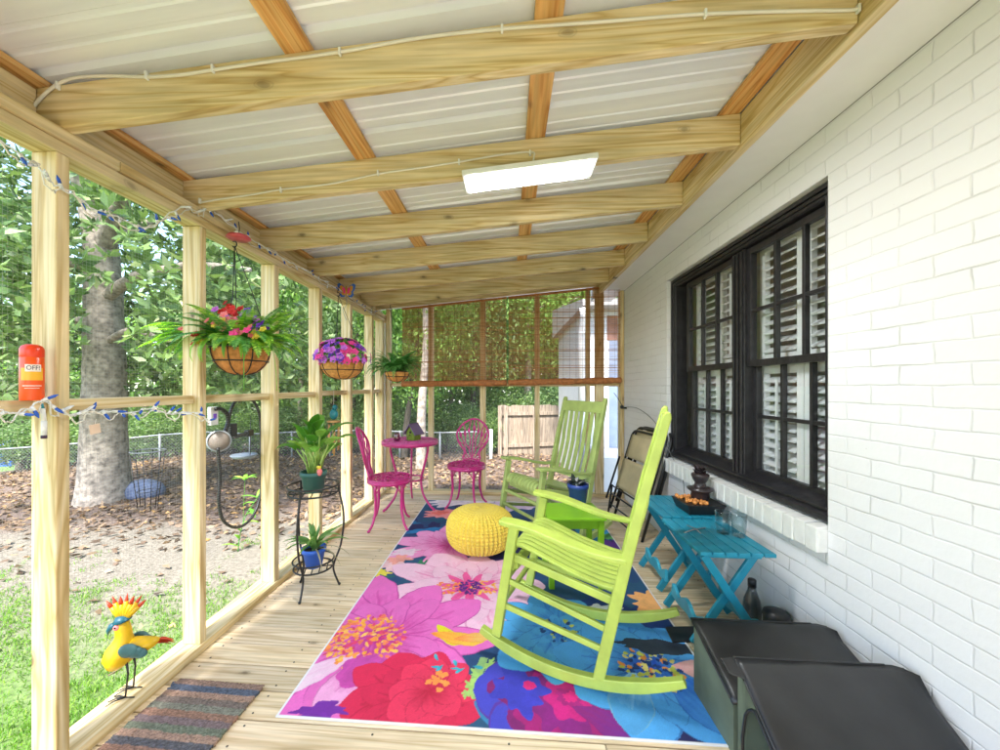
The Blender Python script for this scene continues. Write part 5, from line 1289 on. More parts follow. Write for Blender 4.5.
def basket(label, c, R, depth, liner, hang, foliage, rs):
    """c = centre of the rim"""
    t = thing('hanging_basket', label, 'hanging basket', (c[0], c[1], c[2]-depth), 0, 'hanging baskets under the eave', world=True)
    c = V(c); rr = random.Random(rs)
    prof = [(max(0.002, R*0.985*sin(a)**0.8), -depth*cos(a)) for a in np.linspace(0, pi/2, 12)]
    m = MB().lathe(prof+[(R*0.93, 0.004), (R*0.90, -0.02), (0.01, -0.03)], 32, c, cap=False)
    for i, p in enumerate(m.v): m.v[i] = p+V((rr.uniform(-.003, .003), rr.uniform(-.003, .003), rr.uniform(-.003, .003)))
    m.build('coir_liner', liner, t)
    w_ = MB()
    for z in (0.0, -depth*0.5): 
        q = R*1.01*sqrt(max(0, 1-(z/depth)**2))**0.8 if z else R*1.02; w_.tube([c+V((q*cos(a), q*sin(a), z)) for a in np.linspace(0, 2*pi, 37)[:-1]], 0.0035, 6, closed=True)
    for k in range(8):
        a = k*pi/4+0.2; w_.tube([c+V((cos(a)*R*1.012*sin(e)**0.8, sin(a)*R*1.012*sin(e)**0.8, -depth*1.012*cos(e))) for e in np.linspace(0.08, pi/2, 9)], 0.0028, 5)
    w_.build('wire_frame', 'black', t)
    top = V(hang)
    for k in range(3):
        a = k*2*pi/3+0.5; MB().tube([c+V((R*cos(a), R*sin(a), 0)), c+V((R*.45*cos(a), R*.45*sin(a), (top.z-c.z)*.45)), top+V((0, 0, -.03))], 0.0022, 5).build('chain', 'black', t)
    MB().tube([top+V((.012*cos(a), 0, -.022+.016*sin(a))) for a in np.linspace(-2.6, 2.2, 12)]+[top+V((0, 0, .03))], 0.003, 6).build('hook', 'black', t)
    foliage(t, c, rr)
    return t
def loc(t, p): return V(p)-V(t.location)
def fol1(t, c, rr):
    m = MB(); md = MB()
    for i in range(70):
        a = rr.uniform(0, 2*pi); L = rr.uniform(.18, .30); mm = m if i % 2 else md
        frond(mm, c+V((.07*cos(a), .07*sin(a), .01)), a, L, rr.uniform(.35, 1.3), rr.uniform(1.0, 2.3), .040)
    for i in range(26):
        a = pi+rr.uniform(-.7, .9); frond(m, c+V((-.08, rr.uniform(-.05, .05), .02)), a, rr.uniform(.27, .38), rr.uniform(.2, .95), rr.uniform(.8, 1.5), .052)
    for i in range(12):
        a = rr.uniform(-.9, .5); frond(m, c+V((.08, rr.uniform(-.05, .05), .02)), a, rr.uniform(.22, .30), rr.uniform(.2, .9), rr.uniform(.8, 1.6), .040)
    for i in range(10): a = rr.uniform(-2.6, -.4); m.blade(c+V((.10*cos(a), .10*sin(a), .02)), a, rr.uniform(.14, .24), .024, .5, 2.8, 7, .4)
    for i in range(3): a = (3.0, -.3, -.9)[i]; m.tube(smooth_path([c+V((.1*cos(a), .1*sin(a), .03)), c+V((.2*cos(a), .2*sin(a), .03)), c+V((.24*cos(a), .24*sin(a), -.10)), c+V((.25*cos(a), .25*sin(a), -.22))], 4), .002, 4)
    m.build('fern_fronds', 'fern', t); md.build('dark_fern_fronds', 'ferndark', t)
    s = MB(); cl = []
    for k, (dx, dy, dz, mts) in enumerate(((-.10, -.08, .13, ('redpetal', 'salmon')), (-.03, -.06, .15, ('redpetal', 'redpetal', 'mauve')), (.02, -.05, .17, ('redpetal',)), (.05, -.10, .12, ('salmon', 'mauve')), (.10, -.04, .13, ('purple', 'mauve')), (-.15, -.10, .06, ('yellowpetal', 'salmon', 'redpetal')),
                                           (.16, -.06, .09, ('mauve', 'salmon', 'purple')), (.10, -.14, .04, ('salmon', 'hotpink')), (-.12, -.12, .01, ('yellowpetal', 'redpetal')), (-.20, -.06, .10, ('redpetal', 'yellowpetal')), (.17, -.10, .05, ('salmon', 'yellowpetal')), (0.0, -.13, .09, ('yellowpetal', 'salmon')))):
        for i in range(8):
            p = c+V((dx+rr.gauss(0, .022), dy+rr.gauss(0, .018)-.03, dz+.015+rr.gauss(0, .016))); s.tube([c+V((dx*.3, dy*.3, 0)), p], .0012, 4)
            flower_at(t, loc(t, p), V((rr.uniform(-.5, .5), -.8, .5)), rr.choice(mts), rr.uniform(.014, .020))
    s.build('stems', 'ferndark', t)
basket('hanging coir basket of ferns with small red and pink flowers, nearest', (-1.385, 1.885, 1.475), 0.138, 0.135, 'coir', (-1.42, 1.88, 2.04), fol1, 21)
def fol2(t, c, rr):
    m = MB()
    for i in range(150):
        a = rr.uniform(0, 2*pi); e = rr.uniform(-.2, 1.35); 
        if i < 100 and sin(a) > .5 and e < .8: a = -a
        r = .200*rr.uniform(.80, 1.12); p = c+V((r*cos(a)*cos(e), r*sin(a)*cos(e), .02+.165*sin(e)))
        nrm = V((cos(a)*cos(e), sin(a)*cos(e), sin(e)+.2))
        if i < 100: flower_at(t, loc(t, p), nrm, rr.choice(['purple', 'hotpink', 'hotpink', 'mauve', 'mauve']), rr.uniform(.024, .033))
        m.blade(p-nrm*.03, a, .05, .026, e, .8, 3, .3)
    m.build('foliage', 'ferndark', t)
basket('round coir basket overflowing with purple and pink petunias', (-1.335, 2.98, 1.48), 0.172, 0.145, 'coirlight', (-1.40, 3.05, 2.06), fol2, 5)
def fol3(t, c, rr):
    m = MB()
    for i in range(120): a = rr.uniform(0, 2*pi); frond(m, c+V((.05*cos(a), .05*sin(a), .01)), a, rr.uniform(.18, .34), rr.uniform(.3, 1.4), rr.uniform(1.1, 2.4), .040, 12)
    m.build('fern_fronds', 'ferndark', t)
basket('small hanging basket of plain green fern in the far corner', (-1.17, 3.95, 1.43), 0.125, 0.105, 'coirlight', (-1.25, 3.98, 2.12), fol3, 9)
# ------------------------------------------------------------------ hummingbird feeder, butterfly, bamboo chimes
def feeder():
    p = V((-1.39, 1.87, 2.045)); t = thing('bird_feeder', 'small red plastic hummingbird feeder dish hanging from the plate near the cable', 'bird feeder', p, 0.4)
    MB().lathe([(0.001, -0.012), (0.042, -0.010), (0.058, 0.0), (0.050, 0.012), (0.001, 0.020)], 24, cap=False).build('dish', 'feederred', t)
    for k in range(4): a = k*pi/2; MB().lathe([(0.012, 0), (0.014, .004), (.004, .012)], 10, (.040*cos(a), .040*sin(a), .010)).build('port', 'whiteplastic', t)
    MB().tube([(0, 0, .02), (.004, 0, .05), (0, 0, .085)], .002, 5).build('hanger', 'black', t)
feeder()
def butterfly():
    p = at(346.5, 291, 3.24); t = thing('butterfly_ornament', 'colourful striped butterfly ornament fixed at the top of the post', 'ornament', p, radians(12))
    def wing(s):
        out = [(0.006, -.02), (.018, -.052), (.045, -.055), (.062, -.032), (.056, -.008), (.072, .018), (.078, .055), (.060, .068), (.032, .050), (.010, .022)]
        for k, mt in enumerate(('wingpink', 'amber', 'wingblue')):
            sc = (0.45, 0.72, 1.0)[k]; m = MB(); n = len(out); y0 = -.004-.002*(2-k)
            f = [V((s*x*sc, y0, z*sc)) for x, z in out]; b = [q+V((0, .003, 0)) for q in f]
            m.add(f+b, [tuple(range(n)), tuple(range(2*n-1, n-1, -1))]+[(i, (i+1) % n, n+(i+1) % n, n+i) for i in range(n)]); m.build('wing', mt, t)
    wing(1); wing(-1); MB().tube([(0, -.006, -.04), (0, -.008, 0), (0, -.006, .04)], [.006, .009, .006], 8).build('body', 'amber', t)
    MB().tube([(0, -.004, -.05), (.004, -.006, -.12), (-.03, -.008, -.17), (-.015, -.008, -.22), (.005, -.01, -.26)], .0025, 5).build('wire_tail', 'galv', t)
butterfly()
def chimes():
    p = V((-1.415, 3.0, 1.02)); t = thing('wind_chime', 'bamboo wind chime hanging under a teal glazed bird by the post', 'wind chime', p)
    MB().ball((0, 0, .03), (.035, .030, .045), 14, 9).ball((.01, 0, .085), .022, 10, 7).build('glazed_bird', 'tealbird', t)
    MB().tube([(0, 0, .10), (0, 0, .22)], .0015, 4).build('string', 'creamcable', t)
    MB().lathe([(.052, -.035), (.052, -.022)], 20).build('top_disc', 'bamboo_light', t)
    for k in range(6):
        a = k*pi/3; MB().tube([(.042*cos(a), .042*sin(a), -.05), (.042*cos(a), .042*sin(a), -.24-.03*(k % 3))], .008, 8).build('bamboo_tube', 'bamboo_light', t)
    MB().lathe([(.018, -.30), (.018, -.292)], 12).build('sail', 'tealbird', t); MB().tube([(0, 0, -.03), (0, 0, -.30)], .001, 4).build('string', 'creamcable', t)
chimes()
# ------------------------------------------------------------------ spray can
def can():
    p = V((-1.478, 1.078, 1.2355)); t = thing('spray_can', 'orange-red insect repellent spray can standing on the mid rail', 'spray can', p); t.scale = (0.77, 0.77, 1)
    MB().lathe([(.033, 0), (.0345, .003), (.0345, .132), (.030, .138)], 32).build('can_body', 'redplastic', t)
    MB().lathe([(.0335, .134), (.0345, .137), (.0345, .158), (.030, .168), (.018, .1735), (.001, .175)], 32, cap=False).build('cap', 'redcap', t)
    # facing the camera
    ang = atan2(-p.y, -p.x)
    def patch(name, mat, a0, a1, z0, z1, r):
        m = MB(); n = 12; vs_ = []
        for j in range(2):
            for i in range(n+1): a = ang+a0+(a1-a0)*i/n; vs_.append((r*cos(a), r*sin(a), (z0, z1)[j]))
        m.add(vs_, [(i, i+1, n+2+i, n+1+i) for i in range(n)], True); m.build(name, mat, t)
    patch('yellow_label', 'canyellow', -.95, .95, .062, .100, .0349); patch('white_badge', 'canwhite', -.55, .75, .089, .111, .0353); patch('white_line', 'canwhite', -.8, .8, .044, .0465, .0351)
    patch('white_line', 'canwhite', -.6, .6, .037, .0385, .0351)
    cu = bpy.data.curves.new('lettering', 'FONT'); cu.body = 'OFF!'; cu.size = .019; cu.extrude = .0004; cu.align_x = 'CENTER'; cu.align_y = 'CENTER'
    o = bpy.data.objects.new('tmp', cu); COL.objects.link(o); dg = bpy.context.evaluated_depsgraph_get(); me = bpy.data.meshes.new_from_object(o.evaluated_get(dg)); bpy.data.objects.remove(o)
    a2 = ang+.10; sd_ = V((-sin(a2), cos(a2), 0))
    for v in me.vertices:
        aa = a2+v.co.x/.0356; v.co = V(((.0357+v.co.z)*cos(aa), (.0357+v.co.z)*sin(aa), .100+v.co.y))
    me.materials.clear(); me.materials.append(M['candark']); link('lettering', me, None, t)
can()
# ------------------------------------------------------------------ string lights
def string_lights(name_label, path, bulbs, rs, parent_loc, dens=0.05):
    t = thing('string_lights', name_label, 'string lights', parent_loc, world=True); rr = random.Random(rs)
    Q = smooth_path(path, 8); Q = [q+V((rr.uniform(-.003, .003), rr.uniform(-.003, .003), rr.uniform(-.004, .004))) for q in Q]
    MB().tube(Q, .0026, 6).build('cord', 'whiteplastic', t)
    Q2 = [q+V((rr.uniform(-.004, .008), 0, -.010+.020*sin(i*.47)+rr.uniform(-.004, .004))) for i, q in enumerate(Q)]; MB().tube(Q2, .0024, 6).build('cord', 'creamcable', t)
    acc = 0
    for i in range(1, len(Q)):
        acc += (Q[i]-Q[i-1]).length
        if acc > bulbs:
            acc = 0; p = Q[i]; d = V((rr.uniform(-.3, .9), rr.uniform(-.8, .8), rr.uniform(-1, 1))).normalized()
            MB().tube([p, p+d*.016], .0052, 8).build('socket', 'whiteplastic', t)
            MB().tube([p+d*.016, p+d*.030, p+d*.042], [.0045, .0050, .001], 8).build('bulb', rr.choice(['bulbblue', 'bulbblue', 'bulbwhite']), t)
X_ = -1.452
def lp(*pts): return [atX(x, y, X_) for x, y in pts]
string_lights('white string lights with blue bulbs draped along the left mid rail', lp((-20, 400), (2, 410), (20, 414), (38, 402), (48, 402), (58, 411), (72, 415), (90, 413), (110, 411), (128, 413), (150, 409), (170, 414), (184, 413), (200, 414), (209, 425)), .036, 2, (-1.45, 1.2, 1.2))
string_lights('white string lights hung over the left posts near the ceiling', lp((-30, 120), (10, 148), (35, 165), (52, 183), (75, 196), (98, 212), (118, 217), (150, 228), (180, 207), (196, 213), (205, 207), (212, 212)), .045, 3, (-1.45, 1.2, 2.0))
string_lights('white string lights tacked round the far left corner of the top plate', lp((215, 212), (245, 236), (270, 250), (290, 262), (312, 274), (330, 285), (343, 292), (360, 305), (372, 312), (380, 310)), .07, 4, (-1.45, 3, 2.0))
# rail hung clip lamp / hose loop seen between the second and third posts
def clip_lamp():
    o = V((-1.50, 2.0, 1.2)); t = thing('clip_lamp', 'black gooseneck clip lamp with a round grey head hanging at the mid rail', 'clip lamp', o, world=True)
    A = lambda *p: [atX(x, y, -1.585) for x, y in p]
    MB().tube(smooth_path(A((229, 420), (231, 410), (235, 402), (242, 396), (250, 398), (256, 405), (260, 418), (261, 440), (261, 470), (261, 492), (257, 508), (250, 520), (240, 527), (230, 526), (222, 518), (219, 500), (220, 480), (219, 460), (218, 448)), 4), .0085, 8).build('flexible_cord', 'black', t)
    MB().tube(smooth_path(A((215, 409), (221, 409), (227, 414), (228, 422), (225, 432)), 4), .011, 8).build('gooseneck', 'black', t)
    p = atX(219, 441, -1.59); nrm = (V((0, 0, CH))-p).normalized(); q = nrm.to_track_quat('Z', 'Y').to_matrix()
    MB().lathe([(.001, -.012), (.050, -.012), (.060, 0), (.060, .008), (.052, .010)], 28, p, q, cap=False).build('head_rim', 'galv', t); MB().lathe([(.001, .004), (.053, .006), (.053, .0062), (.001, .0045)], 28, p, q, cap=False).build('head_face', plain('taupe', srgb(136, 124, 112), 0.5), t)
    b = MB(); p = atX(232, 430, -1.59); b.box(p, (.03, .05, .075)); b.bar(atX(232, 437, -1.59), atX(250, 433, -1.59), .02, .022); b.box(atX(249, 433, -1.59), (.03, .05, .04)); b.build('clamp', 'black', t, bevel=.004)
clip_lamp()
def window_feeder():
    p = atX(247, 456, -1.61); t = thing('window_feeder', 'small grey tray feeder held against the outside of the screen', 'bird feeder', p)
    MB().lathe([(.001, -.012), (.060, -.010), (.075, .006), (.072, .010), (.055, -.004), (.001, -.004)], 24, (-.02, 0, 0), cap=False).build('tray', plain('slate_plastic', srgb(120, 130, 140), .4), t)
    MB().tube([(.02, 0, 0), (.025, 0, .25)], .002, 5).build('hanger', 'black', t)
    p = atX(213, 416, -1.60); s = thing('white_label_box', 'small white plastic box fixed on the screen beside the second post', 'box', p)
    MB().box((0, 0, 0), (.02, .055, .10)).build('box_body', 'whiteplastic', s, bevel=.004); MB().box((.012, 0, .0), (.004, .02, .025)).build('purple_sticker', 'purple', s)
window_feeder()
def tagcard():
    p = atX(95, 429, -1.455); t = thing('paper_tag', 'small cream square tag hanging from the string lights', 'tag', p, radians(0))
    m = MB().box((0, 0, 0), (.003, .034, .034), Euler((radians(8), 0, 0)).to_matrix()); m.build('card', plain('card', srgb(230, 200, 176), .7), t); MB().tube([(0, 0, .017), (0, .004, .035)], .001, 4).build('thread', 'creamcable', t)
    p = atX(44, 421, -1.452); c = thing('clothes_peg', 'tall white peg-like candle bulb clipped upright on the rail below the can', 'clip', p)
    MB().tube([(0, 0, -.045), (0, 0, .0)], .007, 8).build('stem', 'whiteplastic', c); MB().tube([(0, 0, 0), (0, -.004, .04)], .006, 8).build('tip', 'whiteplastic', c); MB().tube([(0, -.004, .04), (0, -.004, .055)], [.005, .002], 8).build('bulb', 'tealbird', c); MB().tube([(0, 0, -.055), (0, 0, -.045)], .0075, 8).build('end_cap', 'candark', c)
tagcard()
def wall_hook():
    p = at(622, 407, 4.35); t = thing('wall_hook', 'small black hook and thin cord on the end stud beside the brick wall', 'hook', p, world=True)
    MB().box(p+V((.03, 0, -.01)), (.04, .02, .02)).ball(p, .022, 10, 7).build('hook_body', 'black', t)
    MB().tube(smooth_path([p+V((0, 0, .02)), at(617, 397, 4.35), at(614, 393, 4.3)], 4), .004, 5).build('cord', 'black', t)
    c = thing('thin_cable', 'thin grey cable drooping along the brick wall down to the teal table', 'cable', at(664, 510, 2.7), world=True)
    MB().tube(smooth_path([p+V((.05, 0, 0)), V((1.315, 3.95, 1.05)), V((1.315, 3.5, .95)), V((1.315, 3.2, .74)), V((1.30, 2.95, .60)), V((1.25, 2.80, .525)), V((1.18, 2.60, .512))], 6), .003, 6).build('cord', plain('grey_cable', srgb(120, 120, 120), .5), c)
wall_hook()
#PART5
# ------------------------------------------------------------------ yard
def gp(px, py):
    """first point where the view ray meets the yard"""
    d = ray(px, py); o = V((0, 0, CH)); t = 2.0
    while t < 60:
        p = o+d*t
        if p.z <= gz(p.x, p.y): return V((p.x, p.y, gz(p.x, p.y)))
        t += 0.02
    return o+d*60
def crown_points(K, n, cen, rad, rng, shell=0.55, low=-0.8, spread=0.35):
    """clumps in an uneven ellipsoid"""
    c = rng.normal(size=(K*3, 3)); c /= np.linalg.norm(c, axis=1, keepdims=True); c = c[c[:, 2] > low][:K]
    r = shell+(1-shell)*rng.random((len(c), 1)); r *= 0.78+0.34*rng.random((len(c), 1)); c = c*r*np.array(rad)+np.array(cen)
    sz = rng.uniform(0.5, 1.3, (len(c), 1, 1))
    P = c[:, None, :]+rng.normal(size=(len(c), n, 3))*spread*sz*np.array([1, 1, .6])
    return P.reshape(-1, 3), c
def trunk_mesh(path, r0, r1, n=12, flare=1.5, seed=0):
    P = smooth_path(path, 6); m = MB(); k = len(P); rr = random.Random(seed)
    rs = [(r0+(r1-r0)*i/k)*(1+(flare-1)*max(0, 1-i/(k*.12))**2)*rr.uniform(.97, 1.03) for i in range(k)]
    m.tube(P, rs, n); return m, P
def magnolia():
    b = gp(105, 500); t = thing('magnolia_tree', 'big old broadleaf evergreen with a thick grey trunk left of the porch', 'tree', b, world=True)
    rng = np.random.default_rng(5); zc = (b.y*cos(TH)-b.x*sin(TH)); r0 = 19.0*zc/FOC
    def U(px, py, k=1.0):   # point at the tree's distance
        d = ray(px, py); s = zc*k; return V((0, 0, CH))+d*s
    m, P = trunk_mesh([b+V((0, 0, -.2)), U(104, 440), U(105, 380), U(104, 330), U(103, 280), U(100, 240), U(92, 200), U(78, 150), U(66, 90), U(60, 10)], r0*1.02, r0*.42, 14, 1.35)
    m.build('trunk', 'bark', t)
    L = MB()
    lim = [([(102, 250), (116, 215), (128, 180), (140, 130), (150, 70)], .16), ([(98, 225), (120, 235), (150, 222), (190, 200), (240, 190)], .10), ([(103, 300), (130, 280), (160, 270), (200, 265), (250, 270)], .10),
           ([(100, 270), (70, 262), (35, 258), (0, 262), (-50, 250)], .10), ([(103, 330), (80, 320), (50, 330), (10, 325)], .08), ([(92, 200), (110, 170), (135, 160), (180, 150)], .10), ([(104, 345), (130, 330), (170, 340), (210, 330)], .06), ([(78, 150), (40, 140), (0, 100)], .09)]
    tips = []
    for i, (pp, rr_) in enumerate(lim):
        k0 = 1.0; ks = np.linspace(1.0, (0.80, 1.1, 0.72, 0.85, 1.1, 0.7, .78, .9)[i], len(pp)); Q = smooth_path([U(x, y, k) for (x, y), k in zip(pp, ks)], 4)
        L.tube(Q, [rr_*(1-.75*j/len(Q)) for j in range(len(Q))], 7); tips += Q[3:]
    L.build('limb', 'bark', t)
    # rosettes of big leaves
    N0 = 3300; cx = np.array([b.x+.6, b.y-.2, 2.9+0.0]); P_, c_ = crown_points(260, 12, cx, (4.2, 3.6, 3.8), rng, .35, -1, .42)
    ex = np.array([U(x, y, k) for x, y, k in [(rng.uniform(-120, 330), rng.uniform(60, 368), rng.uniform(.55, 1.05)) for _ in range(900)]])
    P_ = np.concatenate([P_, ex]); P_ = P_[(P_[:, 0] < -2.6) & (P_[:, 2] > 0.9)]
    # leave the bole clear below the first limbs on the porch side
    tz = (P_[:, 1]*cos(TH)-P_[:, 0]*sin(TH)); sx = PCX+FOC*(P_[:, 0]*cos(TH)+P_[:, 1]*sin(TH))/tz; sy = PCY-FOC*(P_[:, 2]-CH)/tz
    bad = (sx > 78) & (sx < 132) & (sy > 285) & (tz < zc+.3); bad |= (sx > 84) & (sx < 126) & (sy > 200) & (tz < zc+.3) & (rng.random(len(P_)) < .75); P_ = P_[~bad]
    n = len(P_); k = 8
    ax = rng.normal(size=(n, 3))*0.55+np.array([0.15, -0.15, 0.75]); ax /= np.linalg.norm(ax, axis=1, keepdims=True)
    ang = rng.uniform(0, 2*pi, (n, 1))+np.arange(k)[None]*2*pi/k*1.03
    u = np.cross(ax, [0.3, 0.2, .9]); u /= np.linalg.norm(u, axis=1, keepdims=True); v = np.cross(ax, u)
    dirs = u[:, None]*np.cos(ang)[..., None]+v[:, None]*np.sin(ang)[..., None]+ax[:, None]*rng.uniform(.0, .8, (n, k, 1))
    PP = np.repeat(P_[:, None], k, 1)+rng.normal(size=(n, k, 3))*.012
    q = leaf_quads(PP.reshape(-1, 3), .155, .066, rng, dirs.reshape(-1, 3))
    npmesh('crown', q, 4, [(0, 1, 2, 3)], 'leaf_mag', t)
magnolia()
# crown meshes shared by the wood behind
def make_crown(seed, K, n, rad, leaf, w_, spread):
    rng = np.random.default_rng(seed); P, c = crown_points(K, n, (0, 0, 0), rad, rng, .35, -.95, spread); return leaf_quads(P, leaf, w_, rng), c
_cr = {}
def tree(label, base, height, crown_z, rad, trunk_r, crown_key, leafmat_, bark='barkdark', grp='trees of the wood behind the fences', lean=(0, 0), rot=0.0, cat='tree', name='tree'):
    t = thing(name, label, cat, base, rot, grp)
    h = height; m, P = trunk_mesh([V((0, 0, -.3)), V((lean[0]*.2, lean[1]*.2, h*.25)), V((lean[0]*.5+.08, lean[1]*.5, h*.55)), V((lean[0], lean[1], h))], trunk_r, trunk_r*.35, 9, 1.4, int(base[0]*7))
    rr = random.Random(int(abs(base[0]*31+base[1]*17))); 
    for k in range(7):
        z = crown_z-rad[2]*.7+rr.uniform(0, rad[2]*1.3); a = rr.uniform(0, 2*pi); s = V((lean[0]*z/h, lean[1]*z/h, z)); e = s+V((cos(a)*rad[0]*.75, sin(a)*rad[1]*.75, rad[2]*.35))
        m.tube(smooth_path([s, (s+e)/2+V((0, 0, .1)), e], 3), [trunk_r*.35*(1-.8*j/6) for j in range(7)], 6)
    m.build('trunk', bark, t)
    key = crown_key
    if key not in _cr: 
        q, c = make_crown(*CROWNS[key]); mm = npmesh('crown', q, 4, [(0, 1, 2, 3)], None); _cr[key] = mm.data; bpy.data.objects.remove(mm)
    me = _cr[key]; k2 = (key, leafmat_)
    if k2 not in _cr: d = me.copy(); d.materials.clear(); d.materials.append(M[leafmat_]); _cr[k2] = d
    c = bpy.data.objects.new('crown', _cr[k2]); COL.objects.link(c); c.parent = t; c.location = (lean[0]*.8, lean[1]*.8, crown_z); c.scale = (rad[0]/2.5, rad[1]/2.5, rad[2]/2.5); c.rotation_euler = (0, 0, rr.uniform(0, 6.28))
    return t
CROWNS = {'a': (31, 210, 42, (2.5, 2.5, 2.5), .17, .085, .40), 'b': (32, 260, 34, (2.5, 2.5, 2.5), .15, .08, .34), 'c': (33, 150, 56, (2.5, 2.5, 2.5), .18, .10, .50), 's': (34, 150, 40, (2.5, 2.5, 2.5), .20, .11, .45)}
def W(px, D):   # ground point at distance D along the column px
    d = ray(px, PCY); p = V((d.x*D, d.y*D, 0)); p.z = gz(p.x, p.y); return p
# (px, distance, crown centre height, radii, crown mesh, leaf, label)
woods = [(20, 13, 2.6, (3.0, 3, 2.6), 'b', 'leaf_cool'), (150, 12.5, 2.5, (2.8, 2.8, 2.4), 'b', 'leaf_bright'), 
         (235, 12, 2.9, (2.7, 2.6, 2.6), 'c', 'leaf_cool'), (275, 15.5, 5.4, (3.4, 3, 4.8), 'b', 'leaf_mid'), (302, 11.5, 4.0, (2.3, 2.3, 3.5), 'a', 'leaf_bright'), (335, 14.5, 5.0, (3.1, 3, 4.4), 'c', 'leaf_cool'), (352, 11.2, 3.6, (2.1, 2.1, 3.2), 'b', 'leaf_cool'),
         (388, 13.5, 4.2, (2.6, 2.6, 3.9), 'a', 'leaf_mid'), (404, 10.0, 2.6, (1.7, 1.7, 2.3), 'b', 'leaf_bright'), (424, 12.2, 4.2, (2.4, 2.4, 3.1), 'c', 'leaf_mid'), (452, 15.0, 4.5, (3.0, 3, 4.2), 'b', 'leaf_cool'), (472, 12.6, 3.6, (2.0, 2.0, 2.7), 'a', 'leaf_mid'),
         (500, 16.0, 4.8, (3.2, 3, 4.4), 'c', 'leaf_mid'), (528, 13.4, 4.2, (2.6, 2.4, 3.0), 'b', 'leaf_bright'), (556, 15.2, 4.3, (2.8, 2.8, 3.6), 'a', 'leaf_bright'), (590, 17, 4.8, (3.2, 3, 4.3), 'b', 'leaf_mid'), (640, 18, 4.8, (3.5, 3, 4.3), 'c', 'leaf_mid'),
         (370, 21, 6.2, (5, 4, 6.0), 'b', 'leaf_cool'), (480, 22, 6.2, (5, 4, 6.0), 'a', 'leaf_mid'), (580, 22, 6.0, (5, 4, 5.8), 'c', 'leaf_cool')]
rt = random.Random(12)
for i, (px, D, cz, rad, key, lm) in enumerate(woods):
    b = W(px, D); nm = {'leaf_mid': 'mid green', 'leaf_cool': 'cool dark green', 'leaf_bright': 'bright yellow-green'}[lm]  # wording follows each leaf material's own green
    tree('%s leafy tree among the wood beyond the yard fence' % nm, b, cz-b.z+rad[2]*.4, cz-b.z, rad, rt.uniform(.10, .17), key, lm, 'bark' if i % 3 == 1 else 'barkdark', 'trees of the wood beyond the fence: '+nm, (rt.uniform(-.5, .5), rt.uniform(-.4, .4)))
# slim pale trunk right behind the bistro set
b = W(421, 8.6); tree('slim pale-trunked tree standing behind the bistro set, beyond the end screen', b, 5.2, 5.2, (1.5, 1.5, 1.4), .13, 'a', 'leaf_mid', 'bark', None, (.06, 0))
# undergrowth along the fence
def shrub(px, D, r, lm, z, lab, rz_=None):
    b = W(px, D); t = thing('shrub', lab, 'shrub', b, rt.uniform(0, 6), 'shrubs along the fences'); s = MB()
    for k in range(7): a = k*.9; s.tube([(0, 0, -.1), (cos(a)*r*.3, sin(a)*r*.3, z*.6), (cos(a)*r*.6, sin(a)*r*.6, z*1.1)], [.02, .014, .005], 5)
    s.build('stems', 'barkdark', t)
    if 's' not in _cr:
        q, c = make_crown(*CROWNS['s']); mm = npmesh('foliage', q, 4, [(0, 1, 2, 3)], None); _cr['s'] = mm.data; bpy.data.objects.remove(mm)
    if ('s', lm) not in _cr: d = _cr['s'].copy(); d.materials.append(M[lm]); _cr[('s', lm)] = d
    c = bpy.data.objects.new('foliage', _cr[('s', lm)]); COL.objects.link(c); c.parent = t; c.location = (0, 0, z); c.scale = (r/2.5, r/2.5, z/2.5); return t
for i, (px, D, r, lm, z) in enumerate([(30, 11.2, 1.2, 'leaf_cool', .9), (75, 11.5, 1.3, 'leaf_mid', .8), (140, 11.3, 1.3, 'leaf_cool', .8), (180, 11.6, 1.2, 'leaf_mid', .9), (225, 11.5, 1.3, 'leaf_cool', .8), (262, 11.2, 1.1, 'leaf_mid', .8), (300, 11.4, 1.2, 'leaf_cool', .9), (330, 11.2, 1.0, 'leaf_mid', .8), (360, 11, 1.0, 'leaf_cool', .8), (392, 11, 1.0, 'leaf_mid', .9),
                                  (410, 10.8, .7, 'leaf_cool', .9), (446, 11.2, 1.0, 'leaf_mid', .9), (468, 11, .8, 'leaf_cool', .8), (486, 10.9, .7, 'leaf_mid', .7), (505, 13, 1.2, 'leaf_mid', 1.2), (545, 13.5, 1.4, 'leaf_cool', 1.3), (575, 14, 1.4, 'leaf_mid', 1.4)]):
    shrub(px, D, r, lm, z, 'low %s shrub along the chain-link fence' % ('dark green' if lm == 'leaf_cool' else 'leafy green'))
